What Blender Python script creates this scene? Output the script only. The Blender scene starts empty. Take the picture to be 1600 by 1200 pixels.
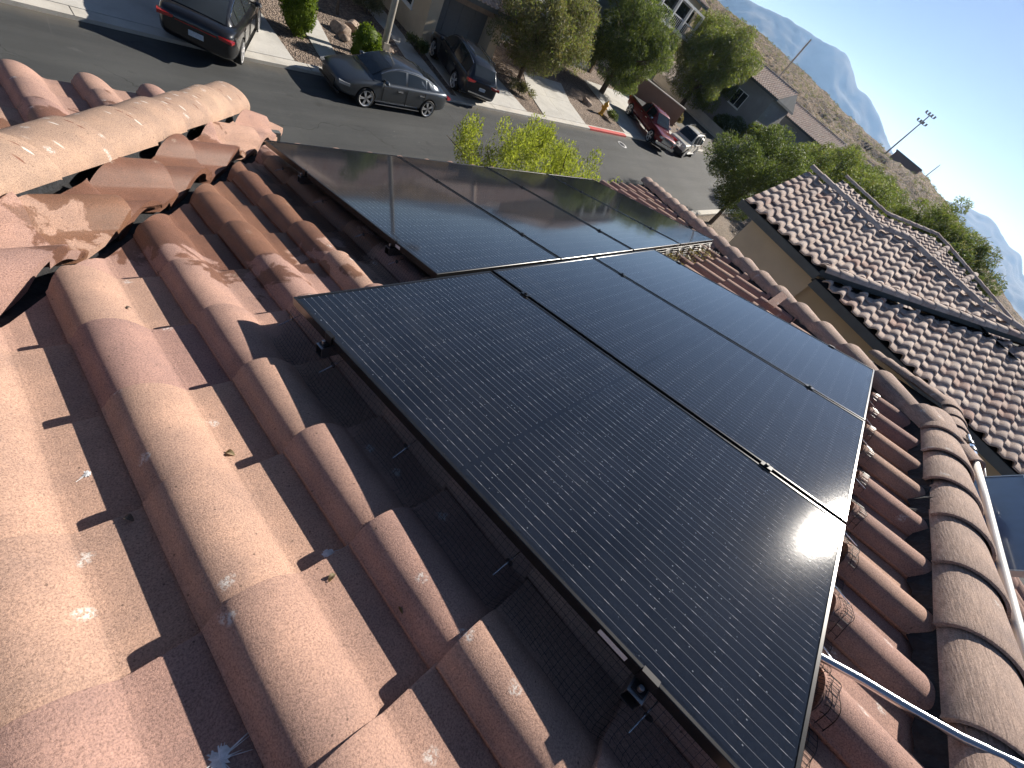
import bpy, bmesh, math, random
import numpy as np
from mathutils import Vector, Matrix
R_ = math.radians
rng = random.Random(7)
nrs = np.random.RandomState(11)
SC = bpy.context.scene
COL = SC.collection

# ------------------------------------------------------------------ camera
cam_d = bpy.data.cameras.new('camera'); cam = bpy.data.objects.new('camera', cam_d); COL.objects.link(cam)
cam_d.sensor_fit = 'HORIZONTAL'; cam_d.sensor_width = 36.0; cam_d.lens = 14.5452
cam_d.clip_start = 0.02; cam_d.clip_end = 30000
RC = ((0.6590232, -0.5785432, 0.4805999), (-0.2825663, -0.7826312, -0.5546573), (0.6970256, 0.2297307, -0.6792489))
CC = (-0.614553, -1.057993, 1.229043)
cm = Matrix.Identity(4)
for i in range(3):
    cm[i][0] = RC[0][i]; cm[i][1] = -RC[1][i]; cm[i][2] = -RC[2][i]; cm[i][3] = CC[i]
cam.matrix_world = cm
SC.camera = cam

# ------------------------------------------------------------------ sky, sun, exposure
SUN = Vector((0.845, -0.104, 0.524)).normalized()
w = bpy.data.worlds.new('World'); SC.world = w; w.use_nodes = True
wn = w.node_tree; wn.nodes.clear()
sky = wn.nodes.new('ShaderNodeTexSky'); sky.sky_type = 'NISHITA'; sky.sun_disc = False
sky.sun_elevation = math.asin(SUN.z); sky.sun_rotation = math.atan2(SUN.x, SUN.y)
sky.altitude = 2000; sky.air_density = 0.42; sky.dust_density = 0.4; sky.ozone_density = 0.7
bg = wn.nodes.new('ShaderNodeBackground'); bg.inputs[1].default_value = 0.056
wo = wn.nodes.new('ShaderNodeOutputWorld')
wn.links.new(sky.outputs[0], bg.inputs[0]); wn.links.new(bg.outputs[0], wo.inputs[0])
sl = bpy.data.lights.new('sun', 'SUN'); sl.energy = 4.0; sl.angle = R_(0.53); sl.color = (1.0, 0.945, 0.875)
so = bpy.data.objects.new('sun', sl); COL.objects.link(so)
so.rotation_euler = SUN.to_track_quat('Z', 'Y').to_euler(); so.location = (40, -5, 30)
SC.view_settings.view_transform = 'Standard'; SC.view_settings.look = 'None'
SC.view_settings.exposure = 1.15; SC.view_settings.gamma = 1.0; SC.view_settings.use_curve_mapping = False
SC.cycles.use_denoising = True
try: SC.cycles.denoiser = 'OPENIMAGEDENOISE'
except Exception: pass
SC.cycles.max_bounces = 7; SC.cycles.diffuse_bounces = 3; SC.cycles.glossy_bounces = 4
SC.cycles.transmission_bounces = 4; SC.cycles.transparent_max_bounces = 8; SC.cycles.volume_bounces = 0
SC.cycles.use_adaptive_sampling = True; SC.cycles.adaptive_threshold = 0.015
SC.cycles.sample_clamp_indirect = 4.0

# ------------------------------------------------------------------ node helpers
class NT:
    def __init__(s, name):
        s.m = bpy.data.materials.new(name); s.m.use_nodes = True
        s.t = s.m.node_tree; s.t.nodes.clear()
        s.out = s.t.nodes.new('ShaderNodeOutputMaterial')
    def n(s, typ, ins=None, **kw):
        nd = s.t.nodes.new('ShaderNode' + typ)
        for k, v in kw.items(): setattr(nd, k, v)
        if ins:
            for k, v in ins.items(): s.put(nd.inputs[k], v)
        return nd
    def put(s, sock, v):
        if isinstance(v, bpy.types.NodeSocket): s.t.links.new(v, sock)
        elif isinstance(v, bpy.types.Node): s.t.links.new(v.outputs[0], sock)
        else:
            if isinstance(v, tuple) and len(v) == 3 and sock.type == 'RGBA': v = (*v, 1)
            sock.default_value = v
    def math(s, op, a, b=0.0, c=0.0, clamp=False):
        nd = s.t.nodes.new('ShaderNodeMath'); nd.operation = op; nd.use_clamp = clamp
        for i, v in enumerate((a, b, c)): s.put(nd.inputs[i], v)
        return nd.outputs[0]
    def mix(s, f, a, b, mode='MIX'):
        nd = s.t.nodes.new('ShaderNodeMix'); nd.data_type = 'RGBA'; nd.blend_type = mode
        s.put(nd.inputs[0], f); s.put(nd.inputs[6], a); s.put(nd.inputs[7], b)
        return nd.outputs[2]
    def noise(s, vec, scale, detail=3, rough=0.55, dist=0.0):
        nd = s.n('TexNoise', {'Scale': scale, 'Detail': detail, 'Roughness': rough, 'Distortion': dist})
        if vec is not None: s.put(nd.inputs['Vector'], vec)
        return nd.outputs[0]
    def ramp(s, f, stops, interp='LINEAR'):
        nd = s.t.nodes.new('ShaderNodeValToRGB'); cr = nd.color_ramp; cr.interpolation = interp
        while len(cr.elements) < len(stops): cr.elements.new(0.5)
        for e, (p, c) in zip(cr.elements, stops):
            e.position = p; e.color = (*c, 1) if len(c) == 3 else c
        s.put(nd.inputs[0], f); return nd.outputs[0]
    def step(s, f, lo, hi):
        nd = s.n('MapRange', {'Value': f, 'From Min': lo, 'From Max': hi, 'To Min': 0.0, 'To Max': 1.0}); nd.clamp = True
        return nd.outputs[0]
    def pos(s): return s.n('NewGeometry').outputs['Position']
    def obj(s): return s.n('TexCoord').outputs['Object']
    def orand(s): return s.n('ObjectInfo').outputs['Random']
    def island(s): return s.n('NewGeometry').outputs['Random Per Island']
    def bump(s, h, strength=0.4, dist=0.002):
        nd = s.n('Bump', {'Strength': strength, 'Distance': dist, 'Height': h}); return nd.outputs[0]
    def bsdf(s, **kw):
        nd = s.t.nodes.new('ShaderNodeBsdfPrincipled')
        names = {'color': 'Base Color', 'rough': 'Roughness', 'metal': 'Metallic', 'normal': 'Normal', 'spec': 'Specular IOR Level',
                 'ior': 'IOR', 'coat': 'Coat Weight', 'coat_rough': 'Coat Roughness', 'coat_ior': 'Coat IOR', 'coat_normal': 'Coat Normal', 'trans': 'Transmission Weight', 'alpha': 'Alpha',
                 'sub': 'Subsurface Weight', 'emit': 'Emission Color', 'emit_s': 'Emission Strength'}
        for k, v in kw.items(): s.put(nd.inputs[names[k]], v)
        s.t.links.new(nd.outputs[0], s.out.inputs[0]); return nd

def plain(name, color, rough=0.6, metal=0.0, var=0.12, scale=6.0, bump=0.0, bscale=60.0, **kw):
    m = NT(name); p = m.pos()
    nz = m.noise(p, scale, 4)
    lo = tuple(c * (1 - var) for c in color); hi = tuple(min(1, c * (1 + var)) for c in color)
    col = m.ramp(nz, [(0.3, lo), (0.7, hi)])
    a = dict(color=col, rough=rough, metal=metal); a.update(kw)
    if bump: a['normal'] = m.bump(m.noise(p, bscale, 3), bump, 0.01)
    m.bsdf(**a); return m.m

MT = {}
# concrete roof tile: each tile its own shade, sandy grain, bird splashes, and damp patches near the valley
def tile_material(name, cols, dampspot=None, use_island=False, brushed=False, streaks=False):
    m = NT(name); p = m.pos()
    r = m.island() if use_island else m.orand()
    base = m.ramp(r, cols)
    big = m.noise(p, 7.0, 4)
    base = m.mix(1.0, base, m.ramp(big, [(0.3, (0.80, 0.80, 0.82)), (0.7, (1.12, 1.08, 1.04))]), 'MULTIPLY')
    grain = m.noise(p, 260.0, 4, 0.8)
    base = m.mix(1.0, base, m.ramp(grain, [(0.34, (0.52, 0.50, 0.50)), (0.5, (1, 1, 1)), (0.66, (1.38, 1.34, 1.3))]), 'MULTIPLY')
    h = grain
    if brushed:
        mp = m.n('Mapping', {'Vector': m.obj(), 'Scale': (14.0, 260.0, 60.0)})
        st = m.noise(mp.outputs[0], 1.0, 3, 0.6)
        base = m.mix(1.0, base, m.ramp(st, [(0.3, (0.72, 0.70, 0.69)), (0.68, (1.14, 1.12, 1.1))]), 'MULTIPLY')
        h = m.math('ADD', m.math('MULTIPLY', st, 1.6), m.math('MULTIPLY', grain, 0.5))
    # bird splashes: small irregular pale marks, and dark specks
    fl = m.n('Mapping', {'Vector': p, 'Scale': (1.0, 1.0, 0.0), 'Rotation': (0.0, 0.0, 0.0)}).outputs[0]
    warp = m.n('VectorMath', {0: fl, 1: m.n('VectorMath', {0: m.n('TexNoise', {'Vector': fl, 'Scale': 40.0, 'Detail': 3.0}).outputs['Color'], 1: (0.03, 0.03, 0.0)}, operation='MULTIPLY').outputs[0]}, operation='ADD').outputs[0]
    v = m.n('TexVoronoi', {'Vector': warp, 'Scale': 6.0, 'Randomness': 1.0}, voronoi_dimensions='2D')
    pick = m.math('GREATER_THAN', m.n('SeparateColor', {0: v.outputs['Color']}).outputs[0], 0.70 if not streaks else 0.3)
    spot = m.math('MULTIPLY', m.math('SUBTRACT', 1.0, m.step(v.outputs['Distance'], 0.05, 0.10)), pick)
    spot = m.math('MULTIPLY', spot, m.step(m.noise(p, 150.0, 3, 0.7), 0.44, 0.56))
    base = m.mix(m.math('MULTIPLY', spot, 0.7), base, (0.66, 0.64, 0.61))
    v2 = m.n('TexVoronoi', {'Vector': fl, 'Scale': 21.0}, voronoi_dimensions='2D')
    dot = m.math('MULTIPLY', m.math('SUBTRACT', 1.0, m.step(v2.outputs['Distance'], 0.035, 0.06)), m.math('GREATER_THAN', m.n('SeparateColor', {0: v2.outputs['Color']}).outputs[1], 0.90))
    base = m.mix(m.math('MULTIPLY', dot, 0.7), base, (0.06, 0.04, 0.035))
    if streaks:
        sm = m.n('Mapping', {'Vector': m.obj(), 'Scale': (44.0, 11.0, 0.0)}).outputs[0]
        for th_, ccol, off in ((0.90, (0.72, 0.69, 0.64), 0.0), (0.90, (0.16, 0.05, 0.03), 5.0)):
            vv = m.n('TexVoronoi', {'Vector': m.n('VectorMath', {0: sm, 1: (off + 0.0, off, 0.0)}, operation='ADD').outputs[0], 'Scale': 1.0}, voronoi_dimensions='2D')
            k_ = m.math('MULTIPLY', m.math('SUBTRACT', 1.0, m.step(vv.outputs['Distance'], 0.16, 0.24)), m.math('GREATER_THAN', m.n('SeparateColor', {0: vv.outputs['Color']}).outputs[0], th_))
            k_ = m.math('MULTIPLY', k_, m.step(m.noise(p, 4.5, 2), 0.45, 0.55)); base = m.mix(m.math('MULTIPLY', k_, 0.8), base, ccol)
    rough = 0.93
    if dampspot:
        (cx, cy, cz), rad = dampspot
        d = m.n('VectorMath', {0: p, 1: (cx, cy, cz)}, operation='DISTANCE').outputs['Value']
        edge = m.math('ADD', d, m.math('MULTIPLY', m.math('SUBTRACT', m.noise(p, 6.5, 5, 0.6, 0.5), 0.5), 1.7))
        wet = m.math('SUBTRACT', 1.0, m.step(edge, rad, rad + 0.06))
        base = m.mix(m.math('MULTIPLY', wet, 0.9), base, m.mix(1.0, base, (0.46, 0.35, 0.27), 'MULTIPLY'))
        rough = m.math('SUBTRACT', 0.93, m.math('MULTIPLY', wet, 0.45))
    m.bsdf(color=base, rough=rough, normal=m.bump(h, 0.8, 0.0022), spec=0.3)
    return m.m
TC = [(0.0, (0.405, 0.265, 0.205)), (0.2, (0.36, 0.23, 0.195)), (0.45, (0.42, 0.28, 0.215)), (0.7, (0.33, 0.208, 0.183)), (1.0, (0.395, 0.255, 0.205))]
MT['tile'] = tile_material('roof_tile_concrete', TC, ((0.22, 1.22, -0.47), 0.80))
MT['tile_hidden'] = tile_material('roof_tile_concrete_field', TC, None, True)
CC_ = [(0.0, (0.40, 0.305, 0.26)), (0.5, (0.43, 0.33, 0.28)), (1.0, (0.37, 0.28, 0.24))]
MT['cap'] = tile_material('cap_tile_concrete', CC_, None, False, True)
CW = [(0.0, (0.40, 0.285, 0.215)), (1.0, (0.365, 0.255, 0.195))]
MT['cap_warm'] = tile_material('cap_tile_warm', CW, None, False, False, True)
NC = [(0.0, (0.60, 0.50, 0.44)), (0.3, (0.48, 0.385, 0.335)), (0.5, (0.58, 0.48, 0.42)), (0.72, (0.66, 0.56, 0.49)), (0.9, (0.52, 0.42, 0.37)), (1.0, (0.50, 0.34, 0.285))]
MT['ntile'] = tile_material('neighbour_tile', NC)
MT['nfield'] = tile_material('neighbour_tile_field', NC, None, True)
MT['felt'] = plain('roof_felt', (0.018, 0.018, 0.02), 0.85, var=0.5, scale=30, bump=0.5, bscale=90)
MT['foam'] = plain('closure_foam', (0.02, 0.021, 0.025), 0.9, var=0.4, scale=40, bump=0.6, bscale=70)

# solar glass: dark cells with ribbons, thin dust
def glass_material():
    m = NT('solar_glass'); o = m.obj(); p = m.pos()
    sx = m.n('SeparateXYZ', {0: o}); x, y = sx.outputs[0], sx.outputs[1]
    def band(val, period, phase, half):
        fr = m.math('FRACT', m.math('ADD', m.math('DIVIDE', val, period), phase))
        return m.math('SUBTRACT', 1.0, m.step(m.math('ABSOLUTE', m.math('SUBTRACT', fr, 0.5)), half / period, half / period * 1.35))
    inx = m.math('MULTIPLY', m.math('GREATER_THAN', x, 0.017), m.math('LESS_THAN', x, 1.013))
    iny = m.math('MULTIPLY', m.math('GREATER_THAN', y, -1.850), m.math('LESS_THAN', y, -0.016))
    inside = m.math('MULTIPLY', inx, iny)
    xs = m.math('SUBTRACT', x, 0.017)
    wire = band(xs, 0.02767, 0.0, 0.00045)
    dashw = band(xs, 0.02767, 0.0, 0.00055)
    ys = m.math('ADD', y, m.math('MULTIPLY', m.math('GREATER_THAN', y, -0.933), 0.017))
    gap = band(m.math('ADD', ys, 0.0), 0.0833, 0.5, 0.0068)
    cellgap = band(xs, 0.166, 0.5, 0.0016)
    rowgap = band(ys, 0.0833, 0.5, 0.0010)
    mid = m.math('SUBTRACT', 1.0, m.step(m.math('ABSOLUTE', m.math('ADD', y, 0.9365)), 0.0075, 0.0085))
    cu = m.math('FLOOR', m.math('DIVIDE', xs, 0.166)); cv = m.math('FLOOR', m.math('DIVIDE', y, 0.0833))
    wn_ = m.n('TexWhiteNoise', {'Vector': m.n('CombineXYZ', {0: cu, 1: cv, 2: m.orand()}).outputs[0]})
    cell = m.ramp(wn_.outputs['Value'], [(0.0, (0.0058, 0.0075, 0.013)), (1.0, (0.0082, 0.0105, 0.018))])
    col = m.mix(m.math('MULTIPLY', m.math('MAXIMUM', cellgap, rowgap), 0.6), cell, (0.003, 0.003, 0.004))
    lines = m.math('MULTIPLY', m.math('MAXIMUM', m.math('MULTIPLY', wire, 0.34), m.math('MULTIPLY', m.math('MULTIPLY', dashw, gap), 0.7)), inside)
    lines = m.math('MULTIPLY', lines, m.math('SUBTRACT', 1.0, mid))
    lines = m.math('MULTIPLY', lines, m.math('SUBTRACT', 1.0, cellgap))
    col = m.mix(lines, col, (0.40, 0.41, 0.43))
    # dust: fine specks and washed streaks
    sp = m.n('TexVoronoi', {'Vector': p, 'Scale': 95.0})
    spk = m.math('MULTIPLY', m.math('SUBTRACT', 1.0, m.step(sp.outputs['Distance'], 0.10, 0.2)), m.math('GREATER_THAN', m.n('SeparateColor', {0: sp.outputs['Color']}).outputs[0], m.math('SUBTRACT', 0.96, m.math('MULTIPLY', m.step(m.noise(p, 5.0, 3), 0.4, 0.7), 0.16))))
    film = m.noise(p, 260.0, 3, 0.7)
    blot = m.noise(p, 3.5, 4, 0.6)
    dust = m.math('MULTIPLY', m.step(film, 0.42, 0.8), m.math('ADD', 0.25, m.math('MULTIPLY', m.step(blot, 0.35, 0.7), 0.75)))
    dust = m.math('ADD', m.math('MULTIPLY', dust, 0.045), m.math('MULTIPLY', spk, 0.5))
    smv = m.n('Mapping', {'Vector': o, 'Scale': (9.0, 1.6, 1.0)}).outputs[0]
    smear = m.math('MULTIPLY', m.step(m.noise(smv, 1.0, 5, 0.65), 0.52, 0.8), m.step(m.noise(p, 1.3, 2), 0.42, 0.65))
    dust = m.math('ADD', dust, m.math('MULTIPLY', smear, 0.035))
    col = m.mix(dust, col, (0.40, 0.43, 0.47))
    rr = m.math('ADD', 0.26, m.math('MULTIPLY', film, 0.15))
    wob = m.bump(m.noise(p, 2.2, 2), 0.03, 0.01)
    cg = m.bump(m.math('ADD', m.math('MULTIPLY', m.noise(p, 2.2, 2), 1.0), m.math('ADD', m.math('MULTIPLY', film, 0.006), m.math('MULTIPLY', spk, 0.05))), 0.05, 0.01)
    cn = m.bump(m.math('ADD', m.math('MULTIPLY', film, 0.25), m.math('MULTIPLY', spk, 2.0)), 0.10, 0.0006)
    m.bsdf(color=col, rough=rr, spec=0.0, normal=cn, coat=1.0, coat_rough=m.math('ADD', 0.050, m.math('MULTIPLY', m.step(film, 0.42, 0.72), 0.034)), coat_ior=1.6, coat_normal=cg)
    return m.m
MT['glass'] = glass_material()
MT['frame'] = plain('black_frame', (0.03, 0.03, 0.031), 0.27, 0.55, var=0.2, scale=20, spec=0.6)
MT['alu'] = plain('aluminium', (0.30, 0.305, 0.32), 0.38, 1.0, var=0.06, scale=30)
MT['steel'] = plain('galvanised_tube', (0.72, 0.73, 0.75), 0.22, 1.0, var=0.05, scale=40)
MT['wire'] = plain('coated_wire', (0.012, 0.012, 0.013), 0.4, 0.0, var=0.2, scale=30)
MT['rail'] = plain('dark_rail', (0.03, 0.03, 0.032), 0.4, 0.6, var=0.1)
MT['label'] = plain('paper_label', (0.55, 0.55, 0.55), 0.5, var=0.1, scale=200)
MT['print'] = plain('label_print', (0.03, 0.03, 0.03), 0.5)
MT['white_pipe'] = plain('painted_pipe', (0.74, 0.73, 0.68), 0.4, var=0.05)
MT['black_rubber'] = plain('black_rubber', (0.015, 0.015, 0.016), 0.6, var=0.2)
def blue_glass():
    m = NT('blue_panel_glass'); p = m.pos()
    c = m.ramp(m.noise(p, 8.0, 3), [(0.3, (0.012, 0.035, 0.10)), (0.7, (0.02, 0.05, 0.14))])
    m.bsdf(color=c, rough=0.3, spec=0.3, coat=0.35, coat_rough=0.06); return m.m
MT['blue'] = blue_glass()

def asphalt():
    m = NT('asphalt'); p = m.pos()
    a = m.noise(p, 0.35, 5, 0.6); g = m.noise(p, 90.0, 2, 0.7)
    mp = m.n('Mapping', {'Vector': p, 'Scale': (0.12, 1.5, 1.0)})
    tr = m.noise(mp.outputs[0], 1.0, 4, 0.6)
    c = m.ramp(a, [(0.3, (0.047, 0.050, 0.051)), (0.7, (0.066, 0.069, 0.070))])
    c = m.mix(1.0, c, m.ramp(tr, [(0.35, (0.85, 0.85, 0.86)), (0.65, (1.15, 1.14, 1.12))]), 'MULTIPLY')
    c = m.mix(1.0, c, m.ramp(g, [(0.3, (0.7, 0.7, 0.7)), (0.7, (1.3, 1.3, 1.3))]), 'MULTIPLY')
    # pale scuffs and curved tyre marks
    sc_ = m.n('Mapping', {'Vector': p, 'Scale': (0.35, 1.3, 1.0), 'Rotation': (0, 0, 0.35)})
    sc = m.step(m.noise(sc_.outputs[0], 2.6, 6, 0.75, 1.2), 0.60, 0.72)
    c = m.mix(m.math('MULTIPLY', sc, 0.28), c, (0.15, 0.15, 0.145))
    v = m.n('TexVoronoi', {'Vector': p, 'Scale': 0.34}, feature='DISTANCE_TO_EDGE')
    wv = m.n('TexWave', {'Vector': p, 'Scale': 0.16, 'Distortion': 9.0, 'Detail': 2.0, 'Detail Scale': 0.5})
    mk = m.math('MULTIPLY', m.math('SUBTRACT', 1.0, m.step(m.math('ABSOLUTE', m.math('SUBTRACT', wv.outputs['Fac'], 0.5)), 0.006, 0.02)), m.step(m.noise(p, 0.5, 2), 0.52, 0.6))
    c = m.mix(m.math('MULTIPLY', mk, 0.16), c, (0.16, 0.16, 0.155))
    v3 = m.n('TexVoronoi', {'Vector': p, 'Scale': 3.2})
    fl = m.math('MULTIPLY', m.math('SUBTRACT', 1.0, m.step(v3.outputs['Distance'], 0.03, 0.07)), m.math('GREATER_THAN', m.n('SeparateColor', {0: v3.outputs['Color']}).outputs[2], 0.86))
    c = m.mix(m.math('MULTIPLY', fl, 0.7), c, (0.30, 0.29, 0.27))
    wp = m.n('VectorMath', {0: p, 1: m.n('VectorMath', {0: m.n('TexNoise', {'Vector': p, 'Scale': 0.9, 'Detail': 4.0}).outputs['Color'], 1: (2.2, 2.2, 0.0)}, operation='MULTIPLY').outputs[0]}, operation='ADD').outputs[0]
    vc = m.n('TexVoronoi', {'Vector': wp, 'Scale': 0.22}, feature='DISTANCE_TO_EDGE', voronoi_dimensions='2D')
    ck = m.math('MULTIPLY', m.math('SUBTRACT', 1.0, m.step(vc.outputs['Distance'], 0.002, 0.006)), m.step(m.noise(p, 0.3, 2), 0.48, 0.56))
    c = m.mix(m.math('MULTIPLY', ck, 0.75), c, (0.018, 0.018, 0.018))
    oil = m.math('MULTIPLY', m.step(m.noise(p, 1.1, 4, 0.6), 0.64, 0.74), 0.5)
    c = m.mix(oil, c, (0.028, 0.028, 0.028))
    sy = m.n('SeparateXYZ', {0: p}).outputs[1]
    gut = m.math('MULTIPLY', m.step(m.math('ADD', sy, m.math('MULTIPLY', m.noise(p, 2.0, 4), 0.5)), 14.75, 15.2), 0.6)
    c = m.mix(gut, c, (0.13, 0.115, 0.095))
    m.bsdf(color=c, rough=0.82, normal=m.bump(g, 0.5, 0.008), spec=0.35); return m.m
MT['asphalt'] = asphalt()
def concrete(name, col, sc=1.0):
    m = NT(name); p = m.pos()
    a = m.noise(p, 0.9 * sc, 6, 0.62); g = m.noise(p, 60.0, 3, 0.7)
    c = m.ramp(a, [(0.25, tuple(x * 0.74 for x in col)), (0.5, col), (0.78, tuple(min(1, x * 1.16) for x in col))])
    st = m.step(m.noise(p, 3.0, 5, 0.7), 0.58, 0.75)
    c = m.mix(m.math('MULTIPLY', st, 0.25), c, tuple(x * 0.5 for x in col))
    c = m.mix(1.0, c, m.ramp(g, [(0.3, (0.88, 0.88, 0.88)), (0.7, (1.1, 1.1, 1.1))]), 'MULTIPLY')
    m.bsdf(color=c, rough=0.88, normal=m.bump(g, 0.3, 0.006)); return m.m
MT['concrete'] = concrete('concrete', (0.50, 0.485, 0.45))
MT['kerbc'] = concrete('kerb_concrete', (0.52, 0.495, 0.445))
MT['redpaint'] = concrete('red_kerb_paint', (0.55, 0.10, 0.09))
def gravel(name, cols):
    m = NT(name); p = m.pos()
    v = m.n('TexVoronoi', {'Vector': p, 'Scale': 16.0})
    f = m.n('SeparateColor', {0: v.outputs['Color']}).outputs[0]
    c = m.ramp(f, [(0.0, cols[0]), (0.5, cols[1]), (1.0, cols[2])])
    c = m.mix(1.0, c, m.ramp(m.noise(p, 0.6, 4), [(0.3, (0.7, 0.7, 0.7)), (0.7, (1.2, 1.2, 1.2))]), 'MULTIPLY')
    m.bsdf(color=c, rough=0.95, normal=m.bump(v.outputs['Distance'], 0.9, 0.05)); return m.m
MT['gravel'] = gravel('gravel', ((0.10, 0.075, 0.06), (0.20, 0.15, 0.115), (0.32, 0.25, 0.20)))
MT['dirt'] = gravel('desert_ground', ((0.16, 0.12, 0.09), (0.22, 0.17, 0.13), (0.27, 0.22, 0.17)))
MT['rock'] = plain('yard_rock', (0.30, 0.23, 0.18), 0.9, var=0.4, scale=9, bump=0.6, bscale=14)
def stucco(name, col): return plain(name, col, 0.92, var=0.07, scale=1.6, bump=0.35, bscale=45)
MT['st_tan'] = stucco('stucco_tan', (0.58, 0.47, 0.33))
MT['st_beige'] = stucco('stucco_beige', (0.64, 0.54, 0.42))
MT['st_grey'] = stucco('stucco_grey', (0.27, 0.27, 0.265))
MT['st_blue'] = stucco('siding_blue_grey', (0.15, 0.185, 0.22))
MT['st_brown'] = stucco('stucco_brown', (0.20, 0.125, 0.095))
MT['fascia'] = plain('fascia_paint', (0.10, 0.11, 0.11), 0.6, var=0.12)
MT['beam'] = plain('brown_trim', (0.24, 0.17, 0.12), 0.7, var=0.15)
MT['garage'] = plain('garage_door_paint', (0.13, 0.14, 0.15), 0.55, var=0.06)
MT['white'] = plain('white_paint', (0.78, 0.78, 0.76), 0.5, var=0.04)
def wglass():
    m = NT('window_glass'); p = m.pos()
    m.bsdf(color=m.ramp(m.noise(p, 0.8, 2), [(0.3, (0.012, 0.016, 0.02)), (0.7, (0.03, 0.036, 0.042))]), rough=0.05, spec=0.6); return m.m
MT['pane'] = wglass()
MT['metalpost'] = plain('painted_post', (0.36, 0.33, 0.28), 0.5, 0.0, var=0.12, scale=4)
def leafmat(name, c1, c2, c3, tr=0.35, sc=1.2):
    m = NT(name); p = m.pos()
    f = m.math('ADD', m.math('MULTIPLY', m.island(), 0.55), m.math('MULTIPLY', m.noise(p, sc, 3), 0.55), clamp=True)
    c = m.ramp(f, [(0.15, c1), (0.5, c2), (0.9, c3)])
    d = m.n('BsdfPrincipled', {'Base Color': c, 'Roughness': 0.55, 'Specular IOR Level': 0.25})
    t = m.n('BsdfTranslucent', {'Color': m.mix(1.0, c, (1.25, 1.3, 0.55), 'MULTIPLY')})
    ms = m.n('MixShader', {0: tr, 1: d.outputs[0], 2: t.outputs[0]})
    m.t.links.new(ms.outputs[0], m.out.inputs[0]); return m.m
MT['lf_bright'] = leafmat('leaf_yellow_green', (0.14, 0.17, 0.03), (0.25, 0.29, 0.06), (0.38, 0.40, 0.12), 0.5)
MT['lf_green'] = leafmat('leaf_green', (0.07, 0.10, 0.035), (0.13, 0.17, 0.06), (0.21, 0.245, 0.095), 0.5)
MT['lf_dark'] = leafmat('leaf_dark', (0.05, 0.072, 0.034), (0.088, 0.12, 0.054), (0.14, 0.17, 0.08), 0.45)
MT['lf_olive'] = leafmat('leaf_olive_grey', (0.095, 0.10, 0.062), (0.165, 0.17, 0.105), (0.29, 0.265, 0.165), 0.42)
MT['lf_dry'] = leafmat('leaf_dry_twig', (0.13, 0.10, 0.06), (0.22, 0.18, 0.11), (0.33, 0.27, 0.18), 0.3)
MT['lf_shrub'] = leafmat('leaf_clipped', (0.055, 0.09, 0.014), (0.11, 0.165, 0.022), (0.20, 0.26, 0.035), 0.45, 5.0)
MT['bark'] = plain('bark', (0.11, 0.085, 0.065), 0.95, var=0.35, scale=8, bump=0.6, bscale=30)
MT['yellow'] = plain('hydrant_paint', (0.62, 0.34, 0.03), 0.45, var=0.1)
def carpaint(name, col, metal=0.0, rough=0.35):
    m = NT(name); p = m.pos()
    fl = m.noise(p, 900.0, 1)
    c = m.mix(1.0, col, m.ramp(fl, [(0.35, (0.9, 0.9, 0.9)), (0.65, (1.12, 1.12, 1.12))]), 'MULTIPLY')
    du = m.step(m.noise(p, 2.0, 4), 0.45, 0.8)
    c = m.mix(m.math('MULTIPLY', du, 0.04), c, (0.3, 0.28, 0.25))
    m.bsdf(color=c, metal=metal, rough=rough, spec=0.15, coat=1.0, coat_rough=0.03); return m.m
MT['p_black'] = carpaint('paint_black', (0.008, 0.0085, 0.011), 0.2)
MT['p_grey'] = carpaint('paint_grey', (0.075, 0.085, 0.098), 0.75, 0.36)
MT['p_navy'] = carpaint('paint_dark_navy', (0.013, 0.016, 0.024), 0.3)
MT['p_red'] = carpaint('paint_dark_red', (0.16, 0.012, 0.016), 0.2)
MT['p_white'] = carpaint('paint_cream', (0.62, 0.58, 0.50), 0.0)
MT['p_silver'] = carpaint('paint_silver', (0.5, 0.52, 0.54), 0.5)
MT['cglass'] = MT['pane']
MT['tyre'] = plain('tyre', (0.012, 0.012, 0.012), 0.8, var=0.2)
MT['rim'] = plain('rim', (0.75, 0.75, 0.76), 0.28, 0.6, var=0.05)
MT['rimdark'] = plain('rim_dark', (0.02, 0.02, 0.022), 0.5, 0.3)
MT['chrome'] = plain('chrome', (0.8, 0.8, 0.82), 0.08, 1.0, var=0.02)
MT['red_lens'] = plain('red_lens', (0.30, 0.01, 0.012), 0.15, 0.0, var=0.05, coat=1.0)
MT['clear_lens'] = plain('clear_lens', (0.45, 0.47, 0.5), 0.1, 0.4, var=0.05, coat=1.0)
MT['plate'] = plain('number_plate', (0.42, 0.48, 0.55), 0.4, var=0.15, scale=25)
def hillmat():
    m = NT('rocky_scrub'); p = m.pos()
    a = m.noise(p, 0.035, 6, 0.65); b = m.noise(p, 0.9, 5, 0.7)
    c = m.ramp(a, [(0.3, (0.15, 0.108, 0.07)), (0.5, (0.25, 0.18, 0.115)), (0.7, (0.34, 0.25, 0.16))])
    c = m.mix(1.0, c, m.ramp(b, [(0.40, (0.25, 0.27, 0.25)), (0.58, (1.12, 1.08, 1.05))]), 'MULTIPLY')
    m.bsdf(color=c, rough=0.97, normal=m.bump(b, 1.0, 1.2)); return m.m
MT['hill'] = hillmat()
def mtnmat():
    m = NT('mountain_rock'); p = m.pos()
    b = m.noise(p, 0.004, 7, 0.65)
    m.bsdf(color=m.ramp(b, [(0.3, (0.02, 0.02, 0.02)), (0.7, (0.045, 0.04, 0.036))]), rough=1.0); return m.m
MT['mtn'] = mtnmat()

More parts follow.
